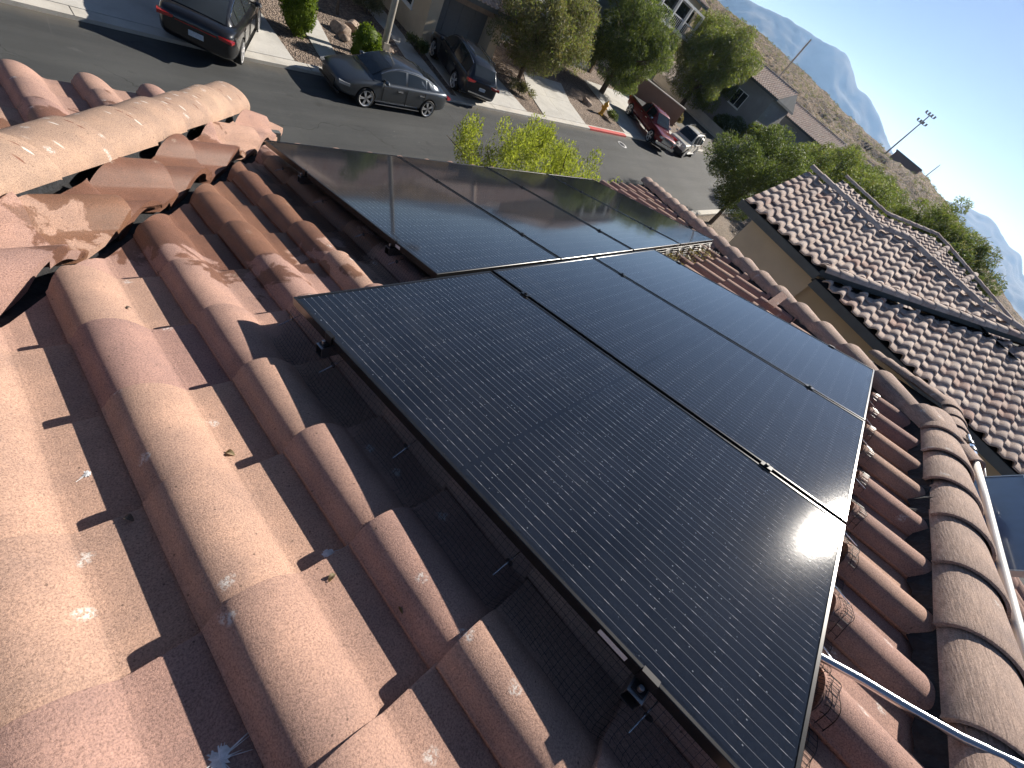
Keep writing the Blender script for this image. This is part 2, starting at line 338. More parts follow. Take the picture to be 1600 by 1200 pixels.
# ------------------------------------------------------------------ mesh helpers
class MB:
    def __init__(s): s.v = []; s.f = []
    def add(s, vs, fs):
        b = len(s.v); s.v += [tuple(v) for v in vs]; s.f += [tuple(b + i for i in f) for f in fs]; return s
    def box(s, x0, x1, y0, y1, z0, z1, M=None):
        vs = [(x, y, z) for x in (x0, x1) for y in (y0, y1) for z in (z0, z1)]
        if M is not None: vs = [tuple(M @ Vector(v)) for v in vs]
        return s.add(vs, [(0, 1, 3, 2), (4, 6, 7, 5), (0, 4, 5, 1), (2, 3, 7, 6), (0, 2, 6, 4), (1, 5, 7, 3)])
    def tube(s, pts, r, n=8, cap=True):
        pts = [Vector(p) for p in pts]; rs = r if isinstance(r, (list, tuple)) else [r] * len(pts)
        up = Vector((0, 0, 1)); rings = []
        for i, p in enumerate(pts):
            t = (pts[min(i + 1, len(pts) - 1)] - pts[max(i - 1, 0)]).normalized()
            a = t.cross(up if abs(t.z) < 0.95 else Vector((1, 0, 0))).normalized(); b = t.cross(a)
            rings.append([p + (a * math.cos(2 * math.pi * k / n) + b * math.sin(2 * math.pi * k / n)) * rs[i] for k in range(n)])
        vs = [v for rg in rings for v in rg]
        fs = [(i * n + k, i * n + (k + 1) % n, (i + 1) * n + (k + 1) % n, (i + 1) * n + k) for i in range(len(pts) - 1) for k in range(n)]
        if cap: fs += [tuple(range(n))[::-1], tuple((len(pts) - 1) * n + k for k in range(n))]
        return s.add(vs, fs)
    def lathe(s, prof, n=20, M=None):
        vs = [(r * math.cos(2 * math.pi * k / n), r * math.sin(2 * math.pi * k / n), z) for r, z in prof for k in range(n)]
        if M is not None: vs = [tuple(M @ Vector(v)) for v in vs]
        fs = [(i * n + k, i * n + (k + 1) % n, (i + 1) * n + (k + 1) % n, (i + 1) * n + k) for i in range(len(prof) - 1) for k in range(n)]
        return s.add(vs, fs)
    def prism(s, poly, z0, z1, top=None):
        n = len(poly)
        vs = [(x, y, z0 if not callable(z0) else z0(x, y)) for x, y in poly] + [(x, y, z1 if not callable(z1) else z1(x, y)) for x, y in poly]
        fs = [tuple(range(n))[::-1], tuple(range(n, 2 * n))] + [(i, (i + 1) % n, n + (i + 1) % n, n + i) for i in range(n)]
        return s.add(vs, fs)
    def mesh(s, name):
        me = bpy.data.meshes.new(name); me.from_pydata(s.v, [], s.f); me.update(); return me
    def build(s, name, mat, parent=None, smooth=False, M=None, fix=True):
        me = s.mesh(name)
        if fix:
            bm = bmesh.new(); bm.from_mesh(me); bmesh.ops.recalc_face_normals(bm, faces=bm.faces); bm.to_mesh(me); bm.free()
        return link(name, me, mat, parent, smooth, M)
def link(name, me, mat, parent=None, smooth=False, M=None):
    if mat is not None and not me.materials: me.materials.append(MT[mat] if isinstance(mat, str) else mat)
    if smooth:
        me.polygons.foreach_set('use_smooth', [True] * len(me.polygons))
        if smooth != 'all':
            try: me.set_sharp_from_angle(angle=R_(38))
            except Exception: pass
    o = bpy.data.objects.new(name, me); COL.objects.link(o)
    if M is not None: o.matrix_world = M
    if parent is not None: o.parent = parent
    return o
def empty(name, loc=(0, 0, 0), rz=0.0, M=None):
    o = bpy.data.objects.new(name, None); COL.objects.link(o); o.empty_display_size = 0.2
    if M is not None: o.matrix_world = M
    else: o.location = loc; o.rotation_euler = (0, 0, rz)
    return o
def tag(o, label=None, cat=None, group=None, kind=None):
    if label: o['label'] = label
    if cat: o['category'] = cat
    if group: o['group'] = group
    if kind: o['kind'] = kind
    return o
def wchild(o, parent):
    """Parent o, whose mesh is written in world coordinates, without moving it."""
    o.parent = parent
    M = Matrix.Translation(parent.location) @ Matrix.Rotation(parent.rotation_euler.z, 4, 'Z') if parent.type == 'EMPTY' else Matrix.Identity(4)
    o.matrix_parent_inverse = M.inverted(); return o
def frame_matrix(o, X, Y, Z):
    M = Matrix.Identity(4)
    for i in range(3): M[i][0] = X[i]; M[i][1] = Y[i]; M[i][2] = Z[i]; M[i][3] = o[i]
    return M
# ------------------------------------------------------------------ roof frames
SL = 0.2891248; CS, SN = math.cos(SL), math.sin(SL)
US = Vector((1, 0, 0)); DS = Vector((0, CS, -SN)); NS = Vector((0, SN, CS))
PAN = -0.192                                   # roof pan level below the top of the solar panels
def rp(u, v, h=0.0): return US * u + DS * v + NS * h
PITCH, EXPO, TL = 0.3135, 0.348, 0.425
GZ0 = -6.1
def gz(x): return -6.1 + 0.035 * min(max(x - 6.0, 0.0), 54.0)

# one S-tile: barrel on the left, flat pan on the right; local Y runs down the slope, butt end at Y = 0
BK = [(0, .018), (.05, .037), (.12, .0555), (.24, .0705), (.40, .0757), (.55, .0718), (.70, .0590), (.85, .0365), (1, .004)]
def bprof(t):
    """Barrel height: steep on the groove side, crown left of the middle, long fall to the crease."""
    for k in range(len(BK) - 1):
        if t <= BK[k + 1][0]:
            p1, p2 = BK[k], BK[k + 1]; p0 = BK[max(k - 1, 0)]; p3 = BK[min(k + 2, len(BK) - 1)]
            m1 = (p2[1] - p0[1]) / (p2[0] - p0[0]); m2 = (p3[1] - p1[1]) / (p3[0] - p1[0]); h = p2[0] - p1[0]; q = (t - p1[0]) / h
            return (2 * q**3 - 3 * q**2 + 1) * p1[1] + (q**3 - 2 * q**2 + q) * h * m1 + (-2 * q**3 + 3 * q**2) * p2[1] + (q**3 - q**2) * h * m2
    return BK[-1][1]
def tile_mesh(name, seg=18, bb=0.069, th=0.031):
    """Barrel rising from a small lip at the groove (X = 0) to a crease at X = 0.190, then the flat pan."""
    x0, x1 = 0.006, 0.188
    def prof(y):
        nest = 0.0
        P = [(-0.002, -0.006), (-0.002, 0.014), (x0, 0.018)]
        for i in range(1, seg):
            t = i / seg; P.append((x0 + (x1 - x0) * t, bprof(t) * bb / 0.0757))
        P += [(x1, 0.0042), (x1 + 0.004, 0.0036), (x1 + 0.013, 0.0010), (x1 + 0.017, 0.0), (0.325, 0.0)]
        return P
    ys = (0.0, -0.005, -0.14, -0.30, -TL); mb = MB(); vs = []
    for y in ys:
        P = prof(y); n = len(P); lift = th * (1 + y / EXPO) + 0.004
        low = []
        for i, (x, z) in enumerate(P):
            p0 = P[max(i - 1, 0)]; p1 = P[min(i + 1, n - 1)]; tx, tz = p1[0] - p0[0], p1[1] - p0[1]; l = math.hypot(tx, tz) or 1
            low.append((x + (tz / l * th * 0.6 if 2 < i < n - 5 else 0.0), z - th * 0.9 if i > 1 else z - th * 0.3))
        dz = -0.0025 if y == 0.0 else 0.0
        vs += [(x, y, z + lift + dz) for x, z in P] + [(x, y, z + lift) for x, z in low]
    k = 2 * n; fs = []
    for j in range(len(ys) - 1):
        for i in range(n - 1):
            fs.append((j * k + i, j * k + i + 1, (j + 1) * k + i + 1, (j + 1) * k + i))
            fs.append((j * k + n + i + 1, j * k + n + i, (j + 1) * k + n + i, (j + 1) * k + n + i + 1))
        for i in (0, n - 1):
            fs.append((j * k + i, (j + 1) * k + i, (j + 1) * k + n + i, j * k + n + i))
    for j in (0, len(ys) - 1):
        for i in range(n - 1): fs.append((j * k + i, j * k + i + 1, j * k + n + i + 1, j * k + n + i))
    mb.add(vs, fs); me = mb.mesh(name)
    bm = bmesh.new(); bm.from_mesh(me); bmesh.ops.recalc_face_normals(bm, faces=bm.faces); bm.to_mesh(me); bm.free()
    me.polygons.foreach_set('use_smooth', [True] * len(me.polygons)); me.set_sharp_from_angle(angle=R_(42))
    return me
TILE = tile_mesh('roof_tile'); TILE.materials.append(MT['tile'])
TILE_N = tile_mesh('neighbour_tile', 9, 0.080, 0.036); TILE_N.materials.append(MT['ntile'])
TILE_F = tile_mesh('field_tile', 7, 0.080, 0.036)
CORN = [(x, y) for x in (0.0, 0.16, 0.32) for y in (0.0, -TL / 2, -TL)]

def lay(M, cuts, tol=0.0):
    """None when the tile at M falls outside, else the list of planes it has to be cut by."""
    need = []
    for (co, no) in cuts:
        d = [(M @ Vector((x, y, 0.03)) - co).dot(no) for x, y in CORN]
        if max(d) < tol + 0.004: return None
        if min(d) < 0: need.append((co, no))
    return need
def put_tile(M, cuts, parent, base, name='roof_tile', jag=0.0):
    need = lay(M, cuts)
    if need is None: return None
    me = base
    if need:
        bm = bmesh.new(); bm.from_mesh(base); Mi = M.inverted()
        for co, no in need:
            lc = Mi @ co; ln = (Mi.to_3x3() @ no).normalized()
            r = bmesh.ops.bisect_plane(bm, geom=bm.verts[:] + bm.edges[:] + bm.faces[:], plane_co=lc, plane_no=-ln, clear_outer=True, dist=1e-5)
            ed = [e for e in r['geom_cut'] if isinstance(e, bmesh.types.BMEdge)]
            if ed:
                try: bmesh.ops.holes_fill(bm, edges=ed, sides=0)
                except Exception: pass
        if len(bm.faces) < 6: bm.free(); return None
        me = bpy.data.meshes.new('cut_tile'); bm.to_mesh(me); bm.free()
        for mt in base.materials: me.materials.append(mt)
        me.polygons.foreach_set('use_smooth', [True] * len(me.polygons)); me.set_sharp_from_angle(angle=R_(40))
    o = bpy.data.objects.new(name, me); COL.objects.link(o); o.matrix_world = M
    o.parent = parent; o.matrix_basis = M
    return o
def field(frames, base, cuts, name, mat, parent):
    """Many tiles joined into one part."""
    bv = np.array([v.co[:] for v in base.vertices]); bf = [tuple(p.vertices) for p in base.polygons]
    V = []; F = []; off = 0
    for M in frames:
        if lay(M, cuts) is None: continue
        A = np.array(M); V.append(bv @ A[:3, :3].T + A[:3, 3]); F += [tuple(off + i for i in f) for f in bf]; off += len(bv)
    if not V: return None
    me = bpy.data.meshes.new(name); me.from_pydata(np.concatenate(V).tolist(), [], F); me.update()
    me.polygons.foreach_set('use_smooth', [True] * len(me.polygons)); me.set_sharp_from_angle(angle=R_(42))
    o = link(name, me, mat); tag(o, kind='stuff'); wchild(o, parent); return o
def jitter(M, s=1.0):
    return M @ Matrix.Translation((rng.gauss(0, 0.0015 * s), rng.gauss(0, 0.004 * s), abs(rng.gauss(0, 0.0012 * s)))) @ Matrix.Rotation(rng.gauss(0, 0.004 * s), 4, 'Z') @ Matrix.Rotation(rng.gauss(0, 0.003 * s), 4, 'X')

# half-round cap tile; local X along the ridge (butt at X = 0, overlapped end at +X), Z up
def cap_mesh(name, L=0.44, w0=0.142, w1=0.118, h0=0.112, h1=0.094, seg=14, up=0.008):
    mb = MB(); th = 0.014; vs = []; xs = (0.0, 0.012, L * 0.5, L)
    for x in xs:
        t = x / L; w = w0 + (w1 - w0) * t; h = h0 + (h1 - h0) * t; lift = up * (1 - t)
        for k, dd in ((0, 0.0), (1, th)):
            for i in range(seg + 1):
                a = math.pi * i / seg
                vs.append((x, -math.cos(a) * (w - dd), math.sin(a) ** 0.85 * (h - dd) + lift - (0.004 if (x == 0.0 and k == 0) else 0)))
    n = seg + 1; k2 = 2 * n; fs = []
    for j in range(len(xs) - 1):
        for i in range(seg):
            fs.append((j * k2 + i, j * k2 + i + 1, (j + 1) * k2 + i + 1, (j + 1) * k2 + i))
            fs.append((j * k2 + n + i + 1, j * k2 + n + i, (j + 1) * k2 + n + i, (j + 1) * k2 + n + i + 1))
        for i in (0, seg): fs.append((j * k2 + i, (j + 1) * k2 + i, (j + 1) * k2 + n + i, j * k2 + n + i))
    for j in (0, len(xs) - 1):
        for i in range(seg): fs.append((j * k2 + i, j * k2 + i + 1, j * k2 + n + i + 1, j * k2 + n + i))
    mb.add(vs, fs); me = mb.mesh(name)
    bm = bmesh.new(); bm.from_mesh(me); bmesh.ops.recalc_face_normals(bm, faces=bm.faces); bm.to_mesh(me); bm.free()
    me.polygons.foreach_set('use_smooth', [True] * len(me.polygons)); me.set_sharp_from_angle(angle=R_(42))
    return me
CAP = cap_mesh('ridge_cap'); CAP.materials.append(MT['cap'])
CAPH = cap_mesh('hip_cap', 0.44, 0.142, 0.112, 0.125, 0.095, 14, 0.022); CAPH.materials.append(MT['cap'])
CAPW = cap_mesh('warm_cap', 0.45, 0.140, 0.122, 0.106, 0.094); CAPW.materials.append(MT['cap_warm'])
CAPN = cap_mesh('neighbour_cap', 0.44, 0.12, 0.105, 0.10, 0.09, 8); CAPN.materials.append(MT['ntile'])
def caps(parent, A, B, first, step, base, name='ridge_cap', count=None, j=1.0):
    """Caps from A (lowest butt) towards B, each overlapping the one before."""
    A = Vector(A); B = Vector(B); X = (B - A).normalized(); Y = Vector((0, 0, 1)).cross(X).normalized(); Z = X.cross(Y)
    L = (B - A).length; d = first; out = []
    while d < L - 0.1 and (count is None or len(out) < count):
        M = frame_matrix(A + X * d, X, Y, Z) @ Matrix.Rotation(rng.gauss(0, 0.012 * j), 4, 'Z') @ Matrix.Translation((0, rng.gauss(0, 0.004 * j), abs(rng.gauss(0, 0.002)))) @ Matrix.Rotation(rng.gauss(0, 0.03 * j), 4, 'X')
        o = bpy.data.objects.new(name, base); COL.objects.link(o); wchild(o, parent); o.matrix_basis = M
        out.append(o); d += step * (1 + rng.gauss(0, 0.012 * j))
    return out

# ------------------------------------------------------------------ our own house
P0 = rp(-0.5, 0.6, PAN); VX, VY = 1.0, 1.19516
SA, SB = 0.265, 0.075
def Wz(x, y): return P0.z - SA * (x - P0.x) - SB * (y - P0.y)
vp = rp(-0.719, 0.32, PAN); vn = Vector((VY, -VX, 0)).normalized()          # valley line, normal to the main slope side
hp = Vector((-0.585, 1.045, 0)); hz = Wz(hp.x, hp.y)                          # hip over the small wing
def Fz(x, y): return hz - math.tan(SL) * (y - hp.y)
YR = -2.40 * CS; ZR = rp(0, -2.40, PAN).z                                    # main ridge
hipA = rp(7.55, 2.30, PAN); hipB = rp(2.86, -2.40, PAN)
hd = (hipB - hipA); hn = Vector((hd.y, -hd.x, 0)).normalized()                # towards the main slope
if (Vector((2, 0, 0)) - hipA).dot(hn) < 0: hn = -hn
house = empty('tile_roofed_house', (2.5, -2.0, GZ0))
tag(house, 'terracotta barrel tiled house in the foreground carrying the solar panels', 'house')
def deck(name, pts, dz, mat='felt', th=0.05):
    mb = MB(); n = len(pts)
    up = [(p[0], p[1], p[2] + dz) for p in pts]; dn = [(p[0], p[1], p[2] + dz - th) for p in pts]
    mb.add(up + dn, [tuple(range(n)), tuple(range(n, 2 * n))[::-1]] + [(i, n + i, n + (i + 1) % n, (i + 1) % n) for i in range(n)])
    return wchild(mb.build(name, mat), house)
VEAVE = 2.22
def vy(x): return vp.y + (x - vp.x) * VY
# main slope (drains to the street), wing slopes, rear slope, end slope
e_v = rp(0, VEAVE, PAN)
xv_e = vp.x + (e_v.y - vp.y) / VY
main = deck('roof_slope', [rp(-2.6, -2.40, PAN), rp(2.86, -2.40, PAN), rp(7.45, 2.2, PAN), Vector((xv_e, e_v.y, e_v.z)), vp + Vector((-1.9, -1.9 * VY, 1.9 * VY * math.tan(SL)))], -0.022)
ycut = 2.53
def hy(x): return hp.y + (x - hp.x) * VY
wl = [(-2.0, vy(-2.0)), (xv_e + 0.12, vy(xv_e + 0.12)), ((ycut - hp.y) / VY + hp.x, ycut), (-2.0, hy(-2.0))]
wing = deck('roof_slope', [Vector((x, y, Wz(x, y))) for x, y in wl], -0.026)
front = deck('roof_slope', [Vector((x, y, Fz(x, y))) for x, y in [(-2.0, hy(-2.0)), ((ycut - hp.y) / VY + hp.x, ycut), (-2.0, ycut)]], -0.026)
rear = deck('roof_slope', [Vector((-2.6, YR, ZR)), Vector((-2.6, -8.6, ZR - 0.297 * (-YR + -(-8.6)) + 0.0)) , Vector((9.0, -8.6, ZR - 0.297 * (8.6 + YR))), Vector((2.86, YR, ZR))][0:1] + [Vector((2.86, YR, ZR)), Vector((8.2, YR - 5.34, ZR - 0.297 * 5.34)), Vector((-2.6, YR - 5.34, ZR - 0.297 * 5.34))], -0.022)
endsl = deck('roof_slope', [Vector((2.86, YR, ZR)), rp(7.45, 2.2, PAN), Vector((8.2, YR - 5.34, ZR - 0.297 * 5.34))], -0.026)
# solid walls under the roof
wmb = MB().prism([(-2.3, 1.75), (6.9, 1.75), (6.9, -7.2), (-2.3, -7.2)][::-1], GZ0, -1.0)
wchild(wmb.build('wall', 'st_tan'), house)
wmb = MB().prism([(-2.3, 2.2), (0.3, 2.2), (0.3, 1.75), (-2.3, 1.75)][::-1], GZ0, -1.05)
wchild(wmb.build('wall', 'st_tan'), house)
wchild(MB().box(-2.5, xv_e + 0.3, ycut - 0.06, ycut - 0.02, Fz(0, ycut) - 0.26, Fz(0, ycut) - 0.06).build('fascia', 'fascia'), house)
wchild(MB().box(xv_e + 0.3, 7.3, e_v.y - 0.03, e_v.y + 0.01, e_v.z - 0.25, e_v.z - 0.06).build('fascia', 'fascia'), house)

# main slope tiles
mcuts = [(vp + vn * 0.015, vn), (hipA + hn * 0.13, hn), (rp(0, -2.252, 0), DS.copy())]
hidden = []
for k in range(-4, 26):
    for j in range(-4, 10):
        u = -0.273 + PITCH * k; v = -0.890 + EXPO * j
        if v > VEAVE + 0.06 or v < -2.20: continue
        M = frame_matrix(rp(u, v, PAN), US, DS, NS)
        cu, cv = u + 0.15, v - 0.2
        inA = 0.16 < cu < 2.95 and -1.62 < cv < -0.16
        inB = 0.86 < cu < 4.60 and 0.0 < cv < 1.55
        if (inA or inB) : hidden.append(M); continue
        put_tile(jitter(M), mcuts, main, TILE)
field(hidden, TILE_F, mcuts, 'covered_roof_tiles', 'tile_hidden', main)
# small wing tiles (their rows run towards the valley)
gl = math.hypot(SA, SB)
DW = Vector((SA, SB, -gl * gl)).normalized(); NW = Vector((SA, SB, 1)).normalized(); XW = DW.cross(NW).normalized()
hperp = Vector((VY, -VX, 0)).normalized()
wcuts = [(vp - vn * 0.045, -vn), (Vector((hp.x, hp.y, 0)) + hperp * 0.135, hperp), (Vector((0, ycut + 0.05, 0)), Vector((0, -1, 0)))]
W0 = Vector((-0.62, 0.60, Wz(-0.62, 0.60)))
for k in range(-14, 8):
    for j in range(-6, 9):
        M = frame_matrix(W0 + XW * (PITCH * k) + DW * (EXPO * j + 0.1), XW, DW, NW)
        put_tile(jitter(M, 1.2), wcuts, wing, TILE)
# front slope of the wing
fcuts = [(Vector((hp.x, hp.y, 0)) - hperp * 0.03, -hperp)]
for k in range(-4, 8):
    for j in range(0, 8):
        y = ycut + 0.04 - EXPO * CS * j
        M = frame_matrix(Vector((-0.325 + 0.012 + PITCH * (k - 1) - 0.10, y, Fz(0, y))), US, DS, NS)
        put_tile(jitter(M), fcuts, front, TILE)
# rear slope
DR = Vector((0, -CS, -SN)); NR = Vector((0, -SN, CS)); XR = Vector((-1, 0, 0))
rc = [(Vector((2.86, YR, 0)), Vector((-1, -1, 0)).normalized()), (Vector((0, YR - 0.16, 0)), Vector((0, -1, 0)))]
for k in range(-9, 9):
    for j in range(0, 3):
        M = frame_matrix(Vector((0.3 - PITCH * k, YR, ZR)) + DR * (0.5 + EXPO * j), XR, DR, NR)
        put_tile(jitter(M), rc, rear, TILE)
# dark closure strips under the caps
def strip(A, B, wdt, z0, z1, name, par):
    A = Vector(A); B = Vector(B); X = (B - A); L = X.length; X.normalize(); Y = Vector((0, 0, 1)).cross(X).normalized(); Z = X.cross(Y)
    mb = MB(); n = int(L / 0.05) + 2; vs = []
    for i in range(n):
        for (y, z) in ((-wdt, z0), (-wdt * 0.8, z1), (wdt * 0.8, z1), (wdt, z0)):
            vs.append(A + X * (L * i / (n - 1)) + Y * (y + rng.gauss(0, 0.006)) + Z * (z + rng.gauss(0, 0.005)))
    fs = [(4 * i + k, 4 * i + k + 1, 4 * i + 5 + k, 4 * i + 4 + k) for i in range(n - 1) for k in range(3)]
    mb.add(vs, fs); return wchild(mb.build(name, 'foam'), par)
zb = 0.055
ridA = Vector((-2.4, YR, ZR)); ridB = Vector((2.95, YR, ZR))
strip(ridA, ridB, 0.14, -0.03, zb, 'ridge_closure', house)
strip(hipA, hipB, 0.17, -0.03, zb, 'hip_closure', house)
caps(house, (-1.6, YR, ZR + 0.035), (2.95, YR, ZR + 0.035), 0.053, 0.3635, CAP, 'ridge_cap')
caps(house, hipA + Vector((0.1, 0.1, 0.03)), hipB + Vector((0, 0, 0.035)), 0.0, 0.362, CAPH, 'hip_cap')
h1 = Vector((0.83, hy(0.83), Wz(0.83, hy(0.83)) + 0.055)); h0 = Vector((-1.6, hy(-1.6), Wz(-1.6, hy(-1.6)) + 0.055))
strip((h0.x, h0.y, h0.z - 0.09), (h1.x - 0.06, h1.y - 0.07, h1.z - 0.07), 0.07, -0.03, 0.06, 'hip_closure', house)
caps(house, h1, h0, 0.0, 0.36, CAPW, 'hip_cap', j=1.3)
# valley metal
vA = Vector((-1.8, vy(-1.8), Wz(-1.8, vy(-1.8)))); vB = Vector((xv_e + 0.05, vy(xv_e + 0.05), Wz(xv_e + 0.05, vy(xv_e + 0.05))))
mb = MB(); vs = []
for P in (vA, vB):
    for s_, dz in ((-0.16, 0.004), (0.0, -0.03), (0.16, 0.004)): vs.append(P + vn * s_ + Vector((0, 0, dz)))
mb.add(vs, [(0, 1, 4, 3), (1, 2, 5, 4)]); wchild(mb.build('valley_flashing', 'felt'), house)
# lower ridge at the back, with its own front hip
R2a = Vector((3.9, -3.43, 0.085)); R2b = Vector((6.95, -3.43, 0.085)); R2c = Vector((8.6, -2.66, -0.36))
bk = MB(); bk.add([(3.5, -3.43, 0.06), (6.95, -3.43, 0.06), (9.2, -2.4, -0.6), (3.5, -2.4, -0.25), (3.5, -5.2, -0.47), (9.2, -5.2, -0.6)], [(0, 1, 2, 3), (0, 4, 5, 1), (1, 5, 2)])
wchild(bk.build('back_roof_slope', 'felt'), house)
caps(house, R2a, R2b, 0.0, 0.362, CAP, 'ridge_cap')
caps(house, R2c, R2b + Vector((0.05, 0.02, 0.0)), 0.0, 0.36, CAP, 'hip_cap')
# a broken piece of tile lying by the hip
sh = MB(); Ms = frame_matrix(rp(3.55, -1.02, -0.06), (rp(4.0, -1.03, 0.1) - rp(3.55, -1.02, 0)).normalized(), NS.cross((rp(4.0, -1.03, 0.1) - rp(3.55, -1.02, 0)).normalized()).normalized(), NS)
sh.add([tuple(Ms @ Vector(v)) for v in [(0, -.04, 0), (.27, -.05, .01), (.31, .02, .012), (.02, .035, 0), (0, -.04, .018), (.27, -.05, .028), (.31, .02, .03), (.02, .035, .018)]], [(0, 3, 2, 1), (4, 5, 6, 7), (0, 1, 5, 4), (1, 2, 6, 5), (2, 3, 7, 6), (3, 0, 4, 7)])
tag(sh.build('tile_fragment', 'tile'), 'broken reddish tile piece lying beside the hip caps', 'tile fragment')
# ------------------------------------------------------------------ solar panels
PW, PL, FH = 1.030, 1.866, 0.035
def ring_frame():
    mb = MB()
    def loop(i, z): return [(i, -i, z), (PW - i, -i, z), (PW - i, -PL + i, z), (i, -PL + i, z)]
    L = [loop(0, -FH), loop(0, -0.0016), loop(0.0016, 0), loop(0.0095, 0), loop(0.0105, -0.0035), loop(0.0105, -0.008), loop(0.002, -0.008), loop(0.002, -FH + .002), loop(0.02, -FH + .002), loop(0.02, -FH)]
    n = len(L)
    vs = [v for l in L for v in l]
    fs = [(a * 4 + k, a * 4 + (k + 1) % 4, ((a + 1) % n) * 4 + (k + 1) % 4, ((a + 1) % n) * 4 + k) for a in range(n) for k in range(4)]
    mb.add(vs, fs); me = mb.mesh('panel_frame'); 
    bm = bmesh.new(); bm.from_mesh(me); bmesh.ops.recalc_face_normals(bm, faces=bm.faces); bm.to_mesh(me); bm.free()
    me.materials.append(MT['frame']); return me
FRAME = ring_frame()
gm = MB().box(0.0103, PW - 0.0103, -PL + 0.0103, -0.0103, -0.0075, -0.0028); GLASS = gm.mesh('panel_glass')
bm = bmesh.new(); bm.from_mesh(GLASS); bmesh.ops.recalc_face_normals(bm, faces=bm.faces); bm.to_mesh(GLASS); bm.free(); GLASS.materials.append(MT['glass'])
back = MB().box(0.012, PW - 0.012, -PL + 0.012, -0.012, -0.0135, -0.0085).mesh('panel_back'); back.materials.append(MT['black_rubber'])
jb = MB().box(PW / 2 - 0.09, PW / 2 + 0.09, -PL / 2 - 0.03, -PL / 2 + 0.03, -0.03, -0.0136).mesh('junction_box'); jb.materials.append(MT['black_rubber'])
FV0, RV0, RU0 = -0.002, 1.893, 0.690
def panel(u, v, label):
    t = empty('solar_panel', M=frame_matrix(rp(u, v, rng.gauss(0, 0.0008)), US, DS, NS))
    tag(t, label, 'solar panel', 'solar panels on the tiled roof')
    for nm, me in (('frame', FRAME), ('glass', GLASS), ('backsheet', back), ('junction_box', jb)):
        o = bpy.data.objects.new(nm, me); COL.objects.link(o); o.parent = t
    return t
FL = ['large black solar panel nearest the camera, its long side over the bare tiles', 'middle panel of the nearest row of three black solar panels', 'black solar panel of the near row beside the hip caps']
fr = [panel(0.0 + 1.05 * i, FV0, FL[i]) for i in range(3)]
RL = ['leftmost panel of the far row, mirroring the houses and the lamp post', 'second panel from the left in the far row of four', 'third panel from the left in the far row of four', 'rightmost panel of the far row, below the yellow-green tree']
rrow = [panel(RU0 + 1.05 * i, RV0, RL[i]) for i in range(4)]
def sticker(par, y, w_, h_):
    M = Matrix.Translation((-0.0006, y, -0.0185)) @ Matrix.Rotation(R_(90), 4, 'Z') @ Matrix.Rotation(R_(90), 4, 'X')
    st = MB().box(0, w_, -h_ / 2, h_ / 2, 0, 0.0005, M).build('sticker', 'label', par)
    pm = MB(); x = 0.006
    while x < w_ - 0.008:
        b = rng.choice((0.0014, 0.002, 0.003)); pm.box(x, x + b, -h_ * 0.32, h_ * 0.32, 0.0005, 0.0008, M); x += b + rng.choice((0.0015, 0.0025))
    o = pm.build('printed_bars', 'print', st); tag(o, kind='stuff')
sticker(fr[0], -1.515, 0.075, 0.016); sticker(rrow[0], -1.56, 0.07, 0.016)

# rails with clamps
def rail(u0, u1, v, seams, ends, label):
    t = empty('mounting_rail', M=frame_matrix(rp(u0, v, -FH - 0.001), US, DS, NS)); tag(t, label, 'rail', 'mounting rails under the solar panels')
    L = u1 - u0; mb = MB(); a, b, th = 0.019, 0.040, 0.0024
    oz = [(-a, 0), (a, 0), (a, -b), (-a, -b)]; iz = [(-a + th, -th), (a - th, -th), (a - th, -b + th), (-a + th, -b + th)]
    vs = [(x, y, z) for x in (0, L) for y, z in oz] + [(x, y, z) for x in (0, L) for y, z in iz]
    fs = []
    for k in range(4):
        k2 = (k + 1) % 4
        fs += [(k, k2, 4 + k2, 4 + k), (8 + k, 12 + k, 12 + k2, 8 + k2), (k, 8 + k, 8 + k2, k2), (4 + k, 4 + k2, 12 + k2, 12 + k)]
    mb.add(vs, fs); mb.build('channel', 'alu', t)
    for s in seams:
        c = MB().box(s - u0 - 0.014, s - u0 + 0.014, -0.022, 0.022, FH + 0.0015, FH + 0.0055).box(s - u0 - 0.004, s - u0 + 0.004, -0.02, 0.02, 0.0, FH + 0.0015).build('mid_clamp', 'frame', t)
        MB().lathe([(0.0001, FH + 0.0125), (0.0065, FH + 0.0125), (0.0075, FH + 0.011), (0.0075, FH + 0.0056)], 8, Matrix.Translation((s - u0, 0, 0))).build('bolt', 'frame', c)
    for s, dr in ends:
        x = s - u0
        c = MB().box(min(x, x + dr * 0.026), max(x, x + dr * 0.026), -0.015, 0.015, 0.0, 0.005).box(min(x, x + dr * 0.004), max(x, x + dr * 0.004), -0.02, 0.02, 0.006, FH + 0.002).box(min(x - dr * 0.01, x + dr * 0.004), max(x - dr * 0.01, x + dr * 0.004), -0.02, 0.02, FH + 0.002, FH + 0.005).build('end_clamp', 'rail', t)
        MB().lathe([(0.0001, 0.018), (0.006, 0.018), (0.0065, 0.016), (0.0065, 0.0061)], 8, Matrix.Translation((x + dr * 0.018, 0, 0))).build('bolt', 'alu', c)
    n = max(2, int(L / 1.2) + 1)
    for i in range(n):
        x = 0.25 + (L - 0.5) * i / (n - 1)
        MB().box(x - 0.02, x + 0.02, -0.004, 0.004, -0.17, -0.0405).box(x - 0.03, x + 0.03, -0.09, 0.03, -0.178, -0.1705).build('roof_hook', 'alu', t)
    return t
rail(-0.036, 3.19, -0.262, [1.04, 2.09], [(-0.001, -1), (3.131, 1)], 'aluminium rail under the near row, end showing by the far corner')
rail(-0.036, 3.19, -1.568, [1.04, 2.09], [(-0.001, -1), (3.131, 1)], 'aluminium rail under the near row, end showing by the barcode sticker')
rail(0.656, 4.93, 0.392, [1.73, 2.78, 3.83], [(0.689, -1), (4.871, 1)], 'aluminium rail under the far row, on the uphill side')
